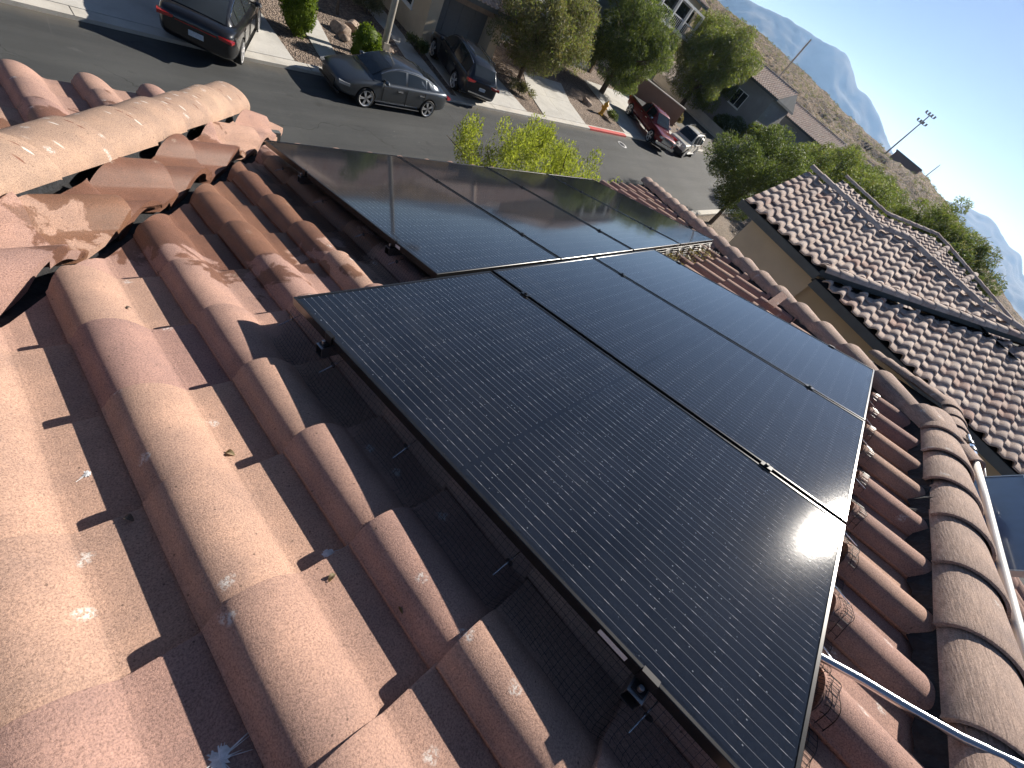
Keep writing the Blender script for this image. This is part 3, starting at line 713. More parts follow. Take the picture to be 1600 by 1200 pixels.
rail(0.656, 4.93, 1.352, [1.73, 2.78, 3.83], [(0.689, -1), (4.871, 1)], 'aluminium rail under the far row, on the street side')

# ------------------------------------------------------------------ wire mesh skirts with pins
def tile_h(u, crest=0.004):
    x = (u + 0.273) % PITCH
    z = 0.0
    if 0.006 < x < 0.188: z = bprof((x - 0.006) / 0.182) * 0.911
    return PAN + 0.022 + z + crest
def tile_top(u, v):
    x = (u + 0.273) % PITCH; k = math.ceil((v + 0.890) / EXPO - 1e-6); Y = v - (-0.890 + EXPO * k)
    z = 0.0
    if 0.006 < x < 0.188:
        z = bprof((x - 0.006) / 0.182) * 0.911
    return PAN + 0.031 * (1 + Y / EXPO) + 0.004 + z
def wires(paths, r, name, par, mat='wire'):
    V = []; F = []; off = 0
    for P in paths:
        P = np.array(P, float); n = len(P)
        T = np.gradient(P, axis=0); T /= np.linalg.norm(T, axis=1)[:, None] + 1e-9
        A = np.cross(T, np.array((0.31, 0.17, 0.93))); A /= np.linalg.norm(A, axis=1)[:, None] + 1e-9; B = np.cross(T, A)
        for k in range(3):
            a = 2 * math.pi * k / 3; V.append(P + r * (math.cos(a) * A + math.sin(a) * B))
        for i in range(n - 1):
            for k in range(3):
                k2 = (k + 1) % 3; F.append((off + k * n + i, off + k * n + i + 1, off + k2 * n + i + 1, off + k2 * n + i))
        off += 3 * n
    me = bpy.data.meshes.new(name); me.from_pydata(np.concatenate(V).tolist(), [], F); me.update()
    o = link(name, me, mat, par, True); return o
def side_guard(u, v0, v1, label, pins, drop=0.058):
    t = empty('wire_mesh_skirt', (0, 0, 0)); tag(t, label, 'wire mesh')
    def prof(v, s):
        wv = 0.006 * math.sin(v * 9.0 + 1) + 0.004 * math.sin(v * 23)
        if s < 0.75:
            q = s / 0.75
            ub = u - drop + wv
            return rp(u + 0.004 + (ub - u) * q ** 1.3 - 0.012 * math.sin(q * 3.1), v, -0.030 + (tile_top(ub, v) + 0.033) * q)
        q = (s - 0.75) / 0.25
        uu = u - drop + wv - 0.03 * q; return rp(uu, v, tile_top(uu, v) + 0.003)
    paths = []; n = int(abs(v1 - v0) / 0.017)
    for i in range(n + 1):
        v = v0 + (v1 - v0) * i / n; paths.append([prof(v, s) for s in np.linspace(0, 1, 7)])
    for s in np.linspace(0, 1, 13): paths.append([prof(v0 + (v1 - v0) * i / 60, s) for i in range(61)])
    tag(wires(paths, 0.00058, 'mesh', t), kind='stuff')
    for v in pins:
        a = rng.gauss(0, 0.008)
        p = MB().tube([rp(u + 0.03, v, -0.075), rp(u - 0.062, v + a, -0.100)], 0.0017, 6).build('clip_pin', 'steel', t, True)
        Md = frame_matrix(rp(u - 0.012, v, -0.086), DS, NS, US)
        MB().lathe([(0.0001, -0.001), (0.011, -0.001), (0.011, 0.001), (0.0001, 0.001)], 10, Md).build('washer', 'wire', p)
side_guard(0.0, -0.004, -1.868, 'black wire mesh hanging along the left edge of the near panels', [0.0 - 0.012, -0.315, -0.742, -1.192, -1.62])
side_guard(RU0, RV0 - 0.004, 0.03, 'black wire mesh hanging along the left edge of the far panels', [1.10, 0.648, 0.328, 1.62, 0.10], 0.065)
def edge_guard(v, u0, u1, label, dr, flange, pins):
    t = empty('wire_mesh_skirt', (0, 0, 0)); tag(t, label, 'wire mesh')
    def prof(u, s):
        wv = 0.004 * math.sin(u * 31) + 0.003 * math.sin(u * 71 + 2)
        hb = tile_top(u, v + dr * 0.02) + 0.002
        if s < 0.6:
            q = s / 0.6; return rp(u, v + dr * (0.004 + 0.02 * q) + wv * q, -0.030 + (hb + 0.031) * q)
        q = (s - 0.6) / 0.4; vv = v + dr * (0.024 + flange * q) + wv; return rp(u, vv, max(hb, tile_top(u, vv)) + 0.004 + 0.005 * math.sin(u * 40 + 1) ** 2 * q)
    paths = []; n = int((u1 - u0) / 0.015)
    for i in range(n + 1): paths.append([prof(u0 + (u1 - u0) * i / n, s) for s in np.linspace(0, 1, 9)])
    for s in np.linspace(0, 1, 11): paths.append([prof(u0 + (u1 - u0) * i / (n * 2), s) for i in range(n * 2 + 1)])
    tag(wires(paths, 0.001, 'mesh', t), kind='stuff')
    for u in pins:
        MB().tube([rp(u, v - dr * 0.03, -0.07), rp(u + rng.gauss(0, 0.01), v + dr * 0.11, tile_h(u) * 0.5 - 0.04)], 0.0017, 6).build('clip_pin', 'steel', t, True)
edge_guard(FV0 - PL, 0.0, 3.13, 'black wire mesh draped over the barrels along the uphill panel edge', -1, 0.085, [0.56, 0.83, 1.15, 1.62, 2.1, 2.45, 2.8])
edge_guard(RV0 - PL, 3.16, 4.86, 'crumpled wire mesh under the far row beside the hip caps', -1, 0.12, [3.4, 3.9, 4.4])

# dry leaves caught under the far row
V = []; F = []
for i in range(420):
    u = rng.uniform(3.2, 4.75); v = 0.02 - abs(rng.gauss(0, 0.09)); c = rp(u, v, tile_h(u) + rng.uniform(0.0, 0.035))
    a = Vector((rng.gauss(0, 1), rng.gauss(0, 1), rng.gauss(0, 0.6))).normalized() * rng.uniform(0.012, 0.03); b = a.cross(Vector((rng.gauss(0, 1), rng.gauss(0, 1), rng.gauss(0, 1)))).normalized() * rng.uniform(0.004, 0.011)
    k = len(V); V += [c - a, c + b, c + a, c - b]; F += [(k, k + 1, k + 2), (k, k + 2, k + 3)]
me = bpy.data.meshes.new('dry_leaf_litter'); me.from_pydata(V, [], F)
tag(link('dry_leaf_litter', me, 'lf_dry'), 'grey dry leaf litter caught under the far panels', 'leaf litter', kind='stuff')

# ------------------------------------------------------------------ pipes, blue panel behind the ridge
pts = [(0.50, -1.84, -0.13), (0.535, -1.92, -0.118), (0.566, -2.03, -0.105), (0.582, -2.13, -0.090), (0.600, -2.236, -0.068), (0.625, -2.335, -0.040), (0.655, -2.45, -0.02), (0.70, -2.60, -0.02)]
tag(MB().tube([rp(*p) for p in pts], 0.0125, 14).build('metal_conduit', 'steel', None, 'all'), 'shiny galvanised conduit running from the panels over the ridge', 'conduit')
t = empty('white_conduit', (2.2, -2.43, 0.60)); tag(t, 'white conduit with silver couplings lying behind the ridge caps', 'conduit')
yy, zz = -2.435, 0.632
wchild(MB().tube([(2.78, yy, zz), (2.3, yy, zz - 0.003), (1.8, yy - 0.003, zz - 0.012), (1.35, yy - 0.006, zz - 0.018), (0.6, yy, zz - 0.02)], 0.0165, 14).build('pipe', 'white_pipe', None, 'all'), t)
wchild(MB().tube([(3.16, yy, zz + 0.002), (2.78, yy, zz)], 0.012, 12).build('end_pipe', 'steel', None, 'all'), t)
for x, r, m_ in ((2.80, 0.021, 'black_rubber'), (2.86, 0.019, 'chrome'), (2.92, 0.022, 'rail'), (2.97, 0.018, 'chrome'), (3.03, 0.02, 'rail')):
    wchild(MB().tube([(x - 0.018, yy, zz), (x + 0.018, yy, zz)], r, 12).build('coupling', m_, None, True), t)
tag(MB().tube([(3.35, -2.62, 0.50), (3.22, -2.68, 0.56), (3.10, -2.74, 0.52), (2.98, -2.80, 0.42)], 0.006, 8).build('white_cable', 'white_pipe', None, 'all'), 'short white cable looping behind the blue panel', 'cable')
bp = empty('rooftop_collector', (2.5, -2.66, 0.40)); tag(bp, 'blue glass panel tilted up behind the main ridge', 'collector')
Mb = frame_matrix(Vector((3.06, -2.63, 0.46)), Vector((-1, 0, 0)), Vector((0, -0.36, 0.933)), Vector((0, 0.933, 0.36)))
wchild(MB().box(0.012, 1.0, 0.012, 0.258, -0.006, 0.0, Mb).build('glass', 'blue'), bp)
fb = MB()
for b in ((0, 1.012, 0, 0.0115, -0.03, 0.003), (0, 1.012, 0.2585, 0.27, -0.03, 0.003), (0, 0.0115, 0.012, 0.258, -0.03, 0.003), (1.0005, 1.012, 0.012, 0.258, -0.03, 0.003)): fb.box(*b, Mb)
wchild(fb.build('frame', 'alu'), bp)
wchild(MB().box(0.1, 0.13, -0.2, 0.2, -0.04, -0.031, Mb).box(0.85, 0.88, -0.2, 0.2, -0.04, -0.031, Mb).build('support', 'alu'), bp)

# ------------------------------------------------------------------ bits of litter on the tiles
def leafbit(u, v, s, rot, mat, label):
    h = tile_top(u, v) + 0.001; M = frame_matrix(rp(u, v, h), US, DS, NS) @ Matrix.Rotation(rot, 4, 'Z')
    mb = MB(); n = 6; vs = []
    for i in range(n + 1):
        t = i / n; w_ = s * 0.3 * math.sin(math.pi * (0.08 + 0.84 * t)); z = s * 0.35 * math.sin(math.pi * t) + 0.001
        vs += [(s * (t - .5), -w_, z + w_ * 0.5), (s * (t - .5), 0, z), (s * (t - .5), w_, z + w_ * 0.6)]
    fs = [(3 * i + k, 3 * i + k + 1, 3 * i + 4 + k, 3 * i + 3 + k) for i in range(n) for k in range(2)]
    mb.add([M @ Vector(v) for v in vs], fs); o = mb.build('dry_leaf', mat, None, True)
    tag(o, label, 'leaf', 'dry leaves on the roof')
leafbit(-0.345, -0.94, 0.022, 0.4, 'lf_dry', 'small curled dry leaf on a sunlit tile pan, lower middle')
leafbit(-0.265, -1.10, 0.020, 1.4, 'lf_dry', 'pale curled leaf at a shadow edge, bottom middle')
leafbit(-0.62, -0.56, 0.024, 2.1, 'bark', 'dark curled leaf in the shaded tile pan at left')
leafbit(-0.86, -0.885, 0.020, 0.9, 'yellow', 'yellow crumpled leaf on the bottom left tile')
leafbit(-0.385, -0.46, 0.026, -0.8, 'lf_dry', 'straw-coloured twig leaf across a pan crease, left of centre')
leafbit(-0.42, 0.28, 0.02, 0.2, 'bark', 'small dark leaf between barrels near the valley')

def splash(u, v, r0, rays, label, seed, mat):
    r = random.Random(seed); M = frame_matrix(rp(u, v, tile_top(u, v) + 0.0008), US, DS, NS); n = 26; mb = MB(); top = []; 
    for i in range(n): a = 2 * math.pi * i / n; k = r0 * r.uniform(0.55, 1.1); top.append((k * math.cos(a), k * math.sin(a), 0.0012))
    vs = [M @ Vector(q) for q in top] + [M @ Vector((q[0] * 1.06, q[1] * 1.06, -0.006)) for q in top] + [M @ Vector((0, 0, 0.0026))]
    fs = [(i, (i + 1) % n, 2 * n) for i in range(n)] + [(n + i, n + (i + 1) % n, (i + 1) % n, i) for i in range(n)]
    mb.add(vs, fs)
    for k in range(rays):
        a = r.uniform(math.pi * 0.0, math.pi * 2); l0, l1 = r0 * 0.5, r0 * r.uniform(1.6, 3.6); w_ = r.uniform(0.0006, 0.0016); c, s_ = math.cos(a), math.sin(a)
        b = len(mb.v); mb.add([M @ Vector(q) for q in [(l0 * c - w_ * s_, l0 * s_ + w_ * c, 0.0009), (l0 * c + w_ * s_, l0 * s_ - w_ * c, 0.0009), (l1 * c, l1 * s_, 0.0005), (l1 * c, l1 * s_, -0.004), (l0 * c, l0 * s_, -0.004)]], [(0, 1, 2), (1, 4, 3, 2), (0, 2, 3, 4)])
    o = mb.build('bird_dropping', mat); tag(o, label, 'bird dropping', 'bird droppings on the tiles')
MT['lime'] = plain('bird_lime', (0.62, 0.64, 0.66), 0.8, var=0.25, scale=90)
splash(-0.632, -1.105, 0.018, 22, 'star-shaped white bird splash in the shaded pan at the bottom edge', 5, 'lime')
splash(-0.317, -0.868, 0.014, 6, 'round pale bird dropping beside a groove, lower middle', 6, 'lime')
splash(-0.655, -0.374, 0.009, 7, 'white bird dropping at the shadow edge of the left tile pan', 7, 'lime')
# ------------------------------------------------------------------ ground, street
def sheet(name, poly, dz, mat, th=0.0):
    bm = bmesh.new(); vs = [bm.verts.new((x, y, 0)) for x, y in poly]; bm.faces.new(vs)
    for xc in (6.0, 60.0):
        bmesh.ops.bisect_plane(bm, geom=bm.verts[:] + bm.edges[:] + bm.faces[:], plane_co=(xc, 0, 0), plane_no=(1, 0, 0))
    bmesh.ops.recalc_face_normals(bm, faces=bm.faces)
    for f in bm.faces:
        if f.normal.z < 0: f.normal_flip()
    if th:
        r = bmesh.ops.extrude_face_region(bm, geom=bm.faces[:])
        for v in [g for g in r['geom'] if isinstance(g, bmesh.types.BMVert)]: v.co.z = 1.0
    for v in bm.verts: v.co.z = gz(v.co.x) + dz - (th if th and v.co.z < 0.5 else 0.0)
    bmesh.ops.recalc_face_normals(bm, faces=bm.faces)
    me = bpy.data.meshes.new(name); bm.to_mesh(me); bm.free()
    return link(name, me, mat)
def struct(o, label=None):
    o['kind'] = 'structure'
    if label: o['label'] = label
    return o
struct(sheet('ground', [(-1500, -6000), (9500, -6000), (9500, 6000), (-1500, 6000)], -0.05, 'dirt'))
KY = 14.98
struct(sheet('road', [(-80, 7.2), (57.2, 7.2), (57.2, 14.5), (57.2, 40), (46.5, 40), (46.5, KY), (-80, KY)], 0.0, 'asphalt', 0.03))
kerb = struct(sheet('kerb', [(-80, KY), (46.5, KY), (46.5, KY + 0.42), (-80, KY + 0.42)], 0.10, 'kerbc', 0.12))
for x in (-1.2, 2.0, 4.9, 8.0, 10.9, 13.9, 17.2, 20.6, 24.0, 27.2):
    j = sheet('kerb_joint', [(x, KY - 0.004), (x + 0.018, KY - 0.004), (x + 0.018, KY + 0.424), (x, KY + 0.424)], 0.1025, 'black_rubber'); j.parent = kerb
struct(sheet('red_kerb', [(25.9, KY - 0.01), (30.6, KY - 0.01), (30.6, KY + 0.30), (25.9, KY + 0.30)], 0.106, 'redpaint', 0.11))
struct(sheet('near_kerb', [(-80, 6.8), (57.2, 6.8), (57.2, 7.2), (-80, 7.2)], 0.10, 'kerbc', 0.12))
struct(sheet('corner_kerb', [(57.2, 6.8), (57.6, 6.8), (57.6, 40), (57.2, 40)], 0.12, 'kerbc', 0.14))
struct(sheet('gravel_yard', [(-80, KY + 0.42), (46.5, KY + 0.42), (46.5, 70), (-80, 70)], 0.085, 'gravel', 0.12))
# driveways and walks, cast in slabs
def slabs(name, quads):
    for k, q in enumerate(quads):
        struct(sheet(name, q, 0.112 + 0.0003 * (k % 3), 'concrete', 0.06))
g = 0.012
slabs('driveway_slab', [
    [(1.6, KY + .43), (4.55, KY + .43), (4.9, 19.0), (2.3, 19.0)], [(4.55 + g, KY + .43), (7.6, KY + .43), (7.75, 19.0), (4.9 + g, 19.0)],
    [(2.3, 19 + g), (4.9, 19 + g), (5.2, 23), (2.9, 23)], [(4.9 + g, 19 + g), (7.75, 19 + g), (7.9, 23), (5.2 + g, 23)],
    [(-9, KY + .43), (1.6 - g, KY + .43), (1.6 - g, 16.4), (-9, 16.4)],
    [(8.75, KY + .43), (9.45, KY + .43), (10.0, 18.2), (9.1, 18.2)], [(9.1, 18.2 + g), (10.0, 18.2 + g), (10.8, 22.0), (9.8, 22.0)],
    [(13.2, KY + .43), (14.6, KY + .43), (14.9, 19.2), (13.9, 19.2)], [(13.9, 19.2 + g), (14.9, 19.2 + g), (15.2, 23), (14.0, 23)],
    [(15.0, KY + .43), (17.4, KY + .43), (17.7, 20.2), (15.55, 20.2)], [(17.4 + g, KY + .43), (20.0, KY + .43), (20.2, 20.2), (17.7 + g, 20.2)],
    [(21.5, KY + .43), (23.6, KY + .43), (24.1, 17.8), (22.3, 17.8)], [(23.6 + g, KY + .43), (25.8, KY + .43), (26.6, 17.8), (24.1 + g, 17.8)],
    [(22.3, 17.8 + g), (24.1, 17.8 + g), (25.6, 20.4), (24.1, 20.4)], [(24.1 + g, 17.8 + g), (26.6, 17.8 + g), (28.2, 20.4), (25.6 + g, 20.4)],
    [(30.9, KY + .43), (34.2, KY + .43), (36.6, 22.5), (33.4, 22.5)], [(34.2 + g, KY + .43), (38.2, KY + .43), (40.2, 22.5), (36.6 + g, 22.5)],
    [(38.2 + g, KY + .43), (41.6, KY + .43), (43.6, 22.5), (40.2 + g, 22.5)]])
# manhole cover
mh = MB(); mh.lathe([(0.0001, 0.012), (0.36, 0.012), (0.37, 0.008), (0.37, 0.0)], 28)
o = mh.build('manhole_cover', 'label', None, True); o.location = (28.75, 13.92, gz(28.75) + 0.004); o.rotation_euler = (0, -math.atan(0.035), 0)
tag(o, 'pale round manhole cover in the asphalt near the red kerb', 'manhole cover')
c2 = MB().lathe([(0.0001, 0.016), (0.24, 0.016), (0.25, 0.0121)], 24).build('lid', 'rimdark', o, True)

# ------------------------------------------------------------------ tiled houses
def tile_frames(o, X, D, N, nu, nv, u0=0.0, v0=0.0):
    return [frame_matrix(o + X * (u0 + PITCH * k) + D * (v0 + EXPO * j), X, D, N) for k in range(nu) for j in range(nv)]
def slope_frame(drain, pitch):
    d = Vector((drain[0], drain[1], 0)).normalized(); D = (d - Vector((0, 0, math.tan(pitch)))).normalized()
    N = (Vector((0, 0, 1)) + d * math.tan(pitch)).normalized(); X = D.cross(N).normalized(); return X, D, N
def gable(name, par, x0, x1, y0, y1, ze, pitch, axis, over=0.45, mat='nfield', ridge_caps=True, wallm='st_tan', hip=False, zbase=None, lod=1.0):
    """A pitched tiled roof over the rectangle, walls included. axis = direction of the ridge."""
    X0, X1, Y0, Y1 = x0 - over, x1 + over, y0 - over, y1 + over
    zb_ = gz(x0) - 0.3 if zbase is None else zbase
    if zb_ < ze - 0.1:
        w_ = MB().box(x0, x1, y0, y1, zb_, ze - 0.03); wchild(w_.build('wall', wallm), par)
    half = (X1 - X0) / 2 if axis == 'y' else (Y1 - Y0) / 2
    zr = ze + half * math.tan(pitch)
    cx, cy = (X0 + X1) / 2, (Y0 + Y1) / 2
    ins = half if hip else 0.0
    if axis == 'y': ra, rb = Vector((cx, Y0 + ins, zr)), Vector((cx, Y1 - ins, zr))
    else: ra, rb = Vector((X0 + ins, cy, zr)), Vector((X1 - ins, cy, zr))
    c = [Vector((X0, Y0, ze)), Vector((X1, Y0, ze)), Vector((X1, Y1, ze)), Vector((X0, Y1, ze))]
    mb = MB(); d = Vector((0, 0, -0.05))
    if axis == 'y': top = [(0, 4, 5, 3), (1, 2, 5, 4), (0, 1, 4), (2, 3, 5)]
    else: top = [(0, 1, 5, 4), (3, 4, 5, 2), (0, 4, 3), (1, 2, 5)]
    pv = c + [ra, rb]
    mb.add([v + d for v in pv], top); mb.add([v + d * 3 for v in c], [(0, 1, 2, 3)])
    wchild(mb.build('roof_deck', wallm if not hip else 'felt'), par)
    fm = MB()
    for a, b in ((0, 1), (1, 2), (2, 3), (3, 0)):
        A, B = c[a], c[b]; n_ = (B - A).normalized().cross(Vector((0, 0, 1))) * 0.012
        fm.add([A + n_, B + n_, B + n_ - Vector((0, 0, .2)), A + n_ - Vector((0, 0, .2)), A - n_, B - n_, B - n_ - Vector((0, 0, .2)), A - n_ - Vector((0, 0, .2))], [(0, 1, 2, 3), (4, 7, 6, 5), (0, 4, 5, 1), (3, 2, 6, 7)])
    wchild(fm.build('fascia', 'fascia'), par)
    drains = [((-1, 0), (1, 0)), ((0, -1), (0, 1))][0 if axis == 'y' else 1]
    if hip: drains = ((-1, 0), (1, 0), (0, -1), (0, 1))
    frames = []
    for dr in drains:
        X, D, N = slope_frame(dr, pitch)
        dv = Vector((dr[0], dr[1], 0))
        ext = (Y1 - Y0) if dr[0] else (X1 - X0)
        edge = Vector((cx, cy, 0)) + dv * ((X1 - X0) / 2 if dr[0] else (Y1 - Y0) / 2); edge.z = ze
        nc = int(half / (EXPO * math.cos(pitch))) + 1; nu = int(ext / PITCH)
        for j in range(nc):
            for k in range(nu):
                u = -ext / 2 + PITCH * k; P = edge + X * u + D * (0.05 - EXPO * j)
                cen = P + X * 0.15 - D * 0.17
                if hip:
                    dist_side = (min(cen.y - Y0, Y1 - cen.y) if dr[0] else min(cen.x - X0, X1 - cen.x)); run = abs((cen - edge).dot(dv))
                    if run > dist_side: continue
                if abs((cen - edge).dot(dv)) > half: continue
                frames.append(frame_matrix(P, X, D, N))
    field(frames, TILE_F, [], 'roof_tiles', mat, par)
    if ridge_caps:
        caps(par, ra + Vector((0, 0, .05)), rb + Vector((0, 0, .05)), 0.0, 0.36, CAPN, 'ridge_cap', 40)
        if hip:
            for q, rdg in ((0, ra), (1, rb if axis == 'x' else ra), (2, rb), (3, ra if axis == 'x' else rb)):
                caps(par, c[q] + Vector((0, 0, .05)), rdg + Vector((0, 0, .05)), 0.0, 0.36, CAPN, 'hip_cap', 24)
    return zr
def window(par, face, a0, a1, z0, z1, at, frm='white', shutters=False, mull=1):
    """Window on a wall facing -y ('y') or -x ('x') at coordinate `at`."""
    def bx(m, p0, p1, q0, q1, o0, o1):
        if face == 'y': m.box(p0, p1, at - o1, at - o0, q0, q1)
        else: m.box(at - o1, at - o0, p0, p1, q0, q1)
        return m
    f = MB(); t_ = 0.07
    for p in ((a0, a1, z0, z0 + t_), (a0, a1, z1 - t_, z1), (a0, a0 + t_, z0 + t_, z1 - t_), (a1 - t_, a1, z0 + t_, z1 - t_)): bx(f, *p, -0.02, 0.05)
    for i in range(mull):
        xm = a0 + (a1 - a0) * (i + 1) / (mull + 1); bx(f, xm - 0.03, xm + 0.03, z0 + t_, z1 - t_, -0.02, 0.04)
    fo = wchild(f.build('window', frm), par)
    for i in range(mull + 1):
        p0 = a0 + t_ + (a1 - a0 - 2 * t_) * i / (mull + 1) + 0.03; p1 = a0 + t_ + (a1 - a0 - 2 * t_) * (i + 1) / (mull + 1) - 0.03
        pn = bx(MB(), p0, p1, z0 + t_, z1 - t_, 0.005, 0.012).build('pane', 'pane'); wchild(pn, par); pn.parent = fo; pn.matrix_parent_inverse = Matrix.Identity(4)
    sl_ = bx(MB(), a0 - .06, a1 + .06, z0 - .09, z0 - 0.003, -0.02, 0.09).build('sill', frm); wchild(sl_, par); sl_.parent = fo; sl_.matrix_parent_inverse = Matrix.Identity(4)
def hroot(name, loc, label, group=None): return tag(empty(name, loc), label, 'house', group)

# neighbour next door (side wall faces us)
nb = hroot('neighbour_house', (13, -2, GZ0), 'beige stucco neighbour house with tiled roof, just beyond the hip caps')
KN = 0.3
def Az(x, off=0.0): return -0.20 + KN * (x - 10.1) + off
wchild(MB().box(10.55, 16.8, -1.05, 0.85, GZ0, Az(10.55) - 0.12).build('wall', 'st_beige'), nb)
wchild(MB().add([(10.55, 0.85, Az(10.55) - .1), (13.0, 0.85, Az(13.0) - .08), (15.5, 0.85, Az(10.55) - .1), (10.55, 0.80, Az(10.55) - .1), (13.0, 0.80, Az(13.0) - .08), (15.5, 0.80, Az(10.55) - .1)], [(0, 2, 1), (3, 4, 5), (0, 1, 4, 3), (1, 2, 5, 4)]).build('gable_wall', 'st_beige'), nb)
wchild(MB().box(10.70, 16.8, -9.5, -1.051, GZ0, Az(10.70) - 0.30).build('wall', 'st_tan'), nb)
polyA = [(10.1, 1.22), (13.05, 1.22), (13.05, -0.75), (13.7, -1.5), (13.6, -3.7), (14.2, -4.95), (10.1, -0.92)]
polyB = [(10.1, -0.98), (14.25, -5.05), (14.25, -9.8), (10.1, -9.8)]
XN, DN, NN = slope_frame((-1, 0), math.atan(KN))
def inpoly(x, y, poly):
    r = False; n = len(poly)
    for i in range(n):
        (x1, y1), (x2, y2) = poly[i], poly[i - 1]
        if (y1 > y) != (y2 > y) and x < (x2 - x1) * (y - y1) / (y2 - y1) + x1: r = not r
    return r
for poly, off, nm in ((polyA, 0.0, 'upper_roof_slope'), (polyB, -0.13, 'lower_roof_slope')):
    n = len(poly); m_ = MB()
    vs = [(x, y, Az(x, off) - 0.03) for x, y in poly] + [(x, y, Az(x, off) - 0.10) for x, y in poly]
    m_.add(vs, [tuple(range(n)), tuple(range(n, 2 * n))[::-1]] + [(i, n + i, n + (i + 1) % n, (i + 1) % n) for i in range(n)])
    dk = wchild(m_.build(nm, 'felt'), nb)
    dvec = Vector((1, -1.0, 0)).normalized(); hnrm = Vector((1, 1.0, 0)).normalized()
    cutA = [(Vector((10.1, -0.92, 0)) + hnrm * 0.09, hnrm), (Vector((0, 1.24, 0)), Vector((0, -1, 0)))] if off == 0 else [(Vector((10.1, -0.98, 0)) - hnrm * 0.14, -hnrm)]
    for k in range(0, 36):
        for j in range(0, 13):
            P = Vector((10.06, 1.2 - 0.0 - PITCH * k - 0.02, Az(10.06, off))) - DN * (EXPO * j)
            cen = P + XN * 0.16 - DN * 0.17
            if not inpoly(cen.x, cen.y, polyA if off == 0 else polyB): continue
            if cen.y < -7.2: continue
            put_tile(jitter(frame_matrix(P, XN, DN, NN), 3.0 if rng.random() > 0.05 else 8.0), cutA, dk, TILE_N)
caps(nb, (10.12, -0.95, Az(10.12) + 0.02), (14.25, -5.02, Az(14.25) + 0.02), 0.0, 0.36, CAPN, 'hip_cap', j=0.6)
for a, b in (((13.1, 1.25), (13.1, -0.78)), ((13.1, -0.8), (13.72, -1.5)), ((13.72, -1.5), (13.65, -3.7)), ((13.65, -3.7), (14.25, -4.95))):
    caps(nb, (a[0], a[1], Az(a[0]) + 0.07), (b[0], b[1], Az(b[0]) + 0.07), 0.0, 0.36, CAPN, 'ridge_cap', j=0.6)
wchild(MB().add([(10.1, -0.95, Az(10.1) - 0.12), (14.25, -5.03, Az(14.25) - 0.12), (14.25, -5.03, Az(14.25) + 0.03), (10.1, -0.95, Az(10.1) + 0.03)], [(0, 1, 2, 3)]).build('step_flashing', 'fascia'), nb)
fz = Az(10.1)
wchild(MB().box(10.06, 10.10, -1.0, 1.25, fz - 0.19, fz - 0.035).box(10.10, 10.56, -1.0, 1.25, fz - 0.19, fz - 0.17).build('fascia', 'fascia'), nb)
wchild(MB().box(10.08, 10.12, -9.8, -1.02, fz - 0.33, fz - 0.165).box(10.12, 10.71, -9.8, -1.02, fz - 0.33, fz - 0.31).build('fascia', 'fascia'), nb)
wchild(MB().add([(13.15, 1.25, Az(13.1)), (13.15, -5, Az(13.1)), (16.9, -5, Az(10.1)), (16.9, 1.25, Az(10.1)), (14.3, -5.0, Az(14.2)), (14.3, -9.8, Az(14.2)), (17.5, -9.8, Az(10.6)), (17.5, -5, Az(10.6))], [(0, 3, 2, 1), (4, 7, 6, 5)]).build('far_roof_slope', 'felt'), nb)

# second house along, only its roof shows over the first
n2 = hroot('second_neighbour_house', (23, -2, GZ0), 'house farther along whose tiled roof rises behind the neighbour roof')
def Cz(x): return -0.5 + KN * (x - 18.0)
polyC = [(18.0, 1.57), (22.65, 1.57), (22.55, -0.56), (24.25, -2.4), (24.1, -3.0), (22.7, -6.5), (22.7, -9.5), (18.0, -9.5)]
n = len(polyC); m_ = MB()
m_.add([(x, y, Cz(x) - 0.03) for x, y in polyC] + [(x, y, Cz(x) - 0.1) for x, y in polyC], [tuple(range(n)), tuple(range(n, 2 * n))[::-1]] + [(i, n + i, n + (i + 1) % n, (i + 1) % n) for i in range(n)])
dk = wchild(m_.build('roof_slope', 'felt'), n2)
frC = []
for k in range(0, 36):
    for j in range(0, 20):
        P = Vector((17.96, 1.5 - PITCH * k, Cz(17.96))) - DN * (EXPO * j); cen = P + XN * 0.16 - DN * 0.17
        if inpoly(cen.x, cen.y, polyC) and inpoly(cen.x + 0.25, cen.y, polyC): frC.append(frame_matrix(P, XN, DN, NN))
field(frC, TILE_F, [], 'roof_tiles', 'nfield', dk)
for a, b in (((22.7, 1.6), (22.6, -0.56)), ((22.6, -0.56), (24.3, -2.4)), ((24.3, -2.4), (24.15, -3.0)), ((24.15, -3.0), (22.75, -6.5))):
    caps(n2, (a[0], a[1], Cz(a[0]) + 0.06), (b[0], b[1], Cz(b[0]) + 0.06), 0.0, 0.36, CAPN, 'ridge_cap', j=0.6)
wchild(MB().box(18.5, 24.0, -9.0, 1.2, GZ0, Cz(18.5) - 0.15).build('wall', 'st_beige'), n2)
for (xa, ya, xb, yb) in ((21.96, -2.86, 24.03, -3.07), (21.76, -4.16, 23.7, -4.45)):
    caps(n2, (xa, ya, Cz(xa) + 0.05), (xb, yb, Cz(xb) + 0.05), 0.0, 0.36, CAPN, 'hip_cap')

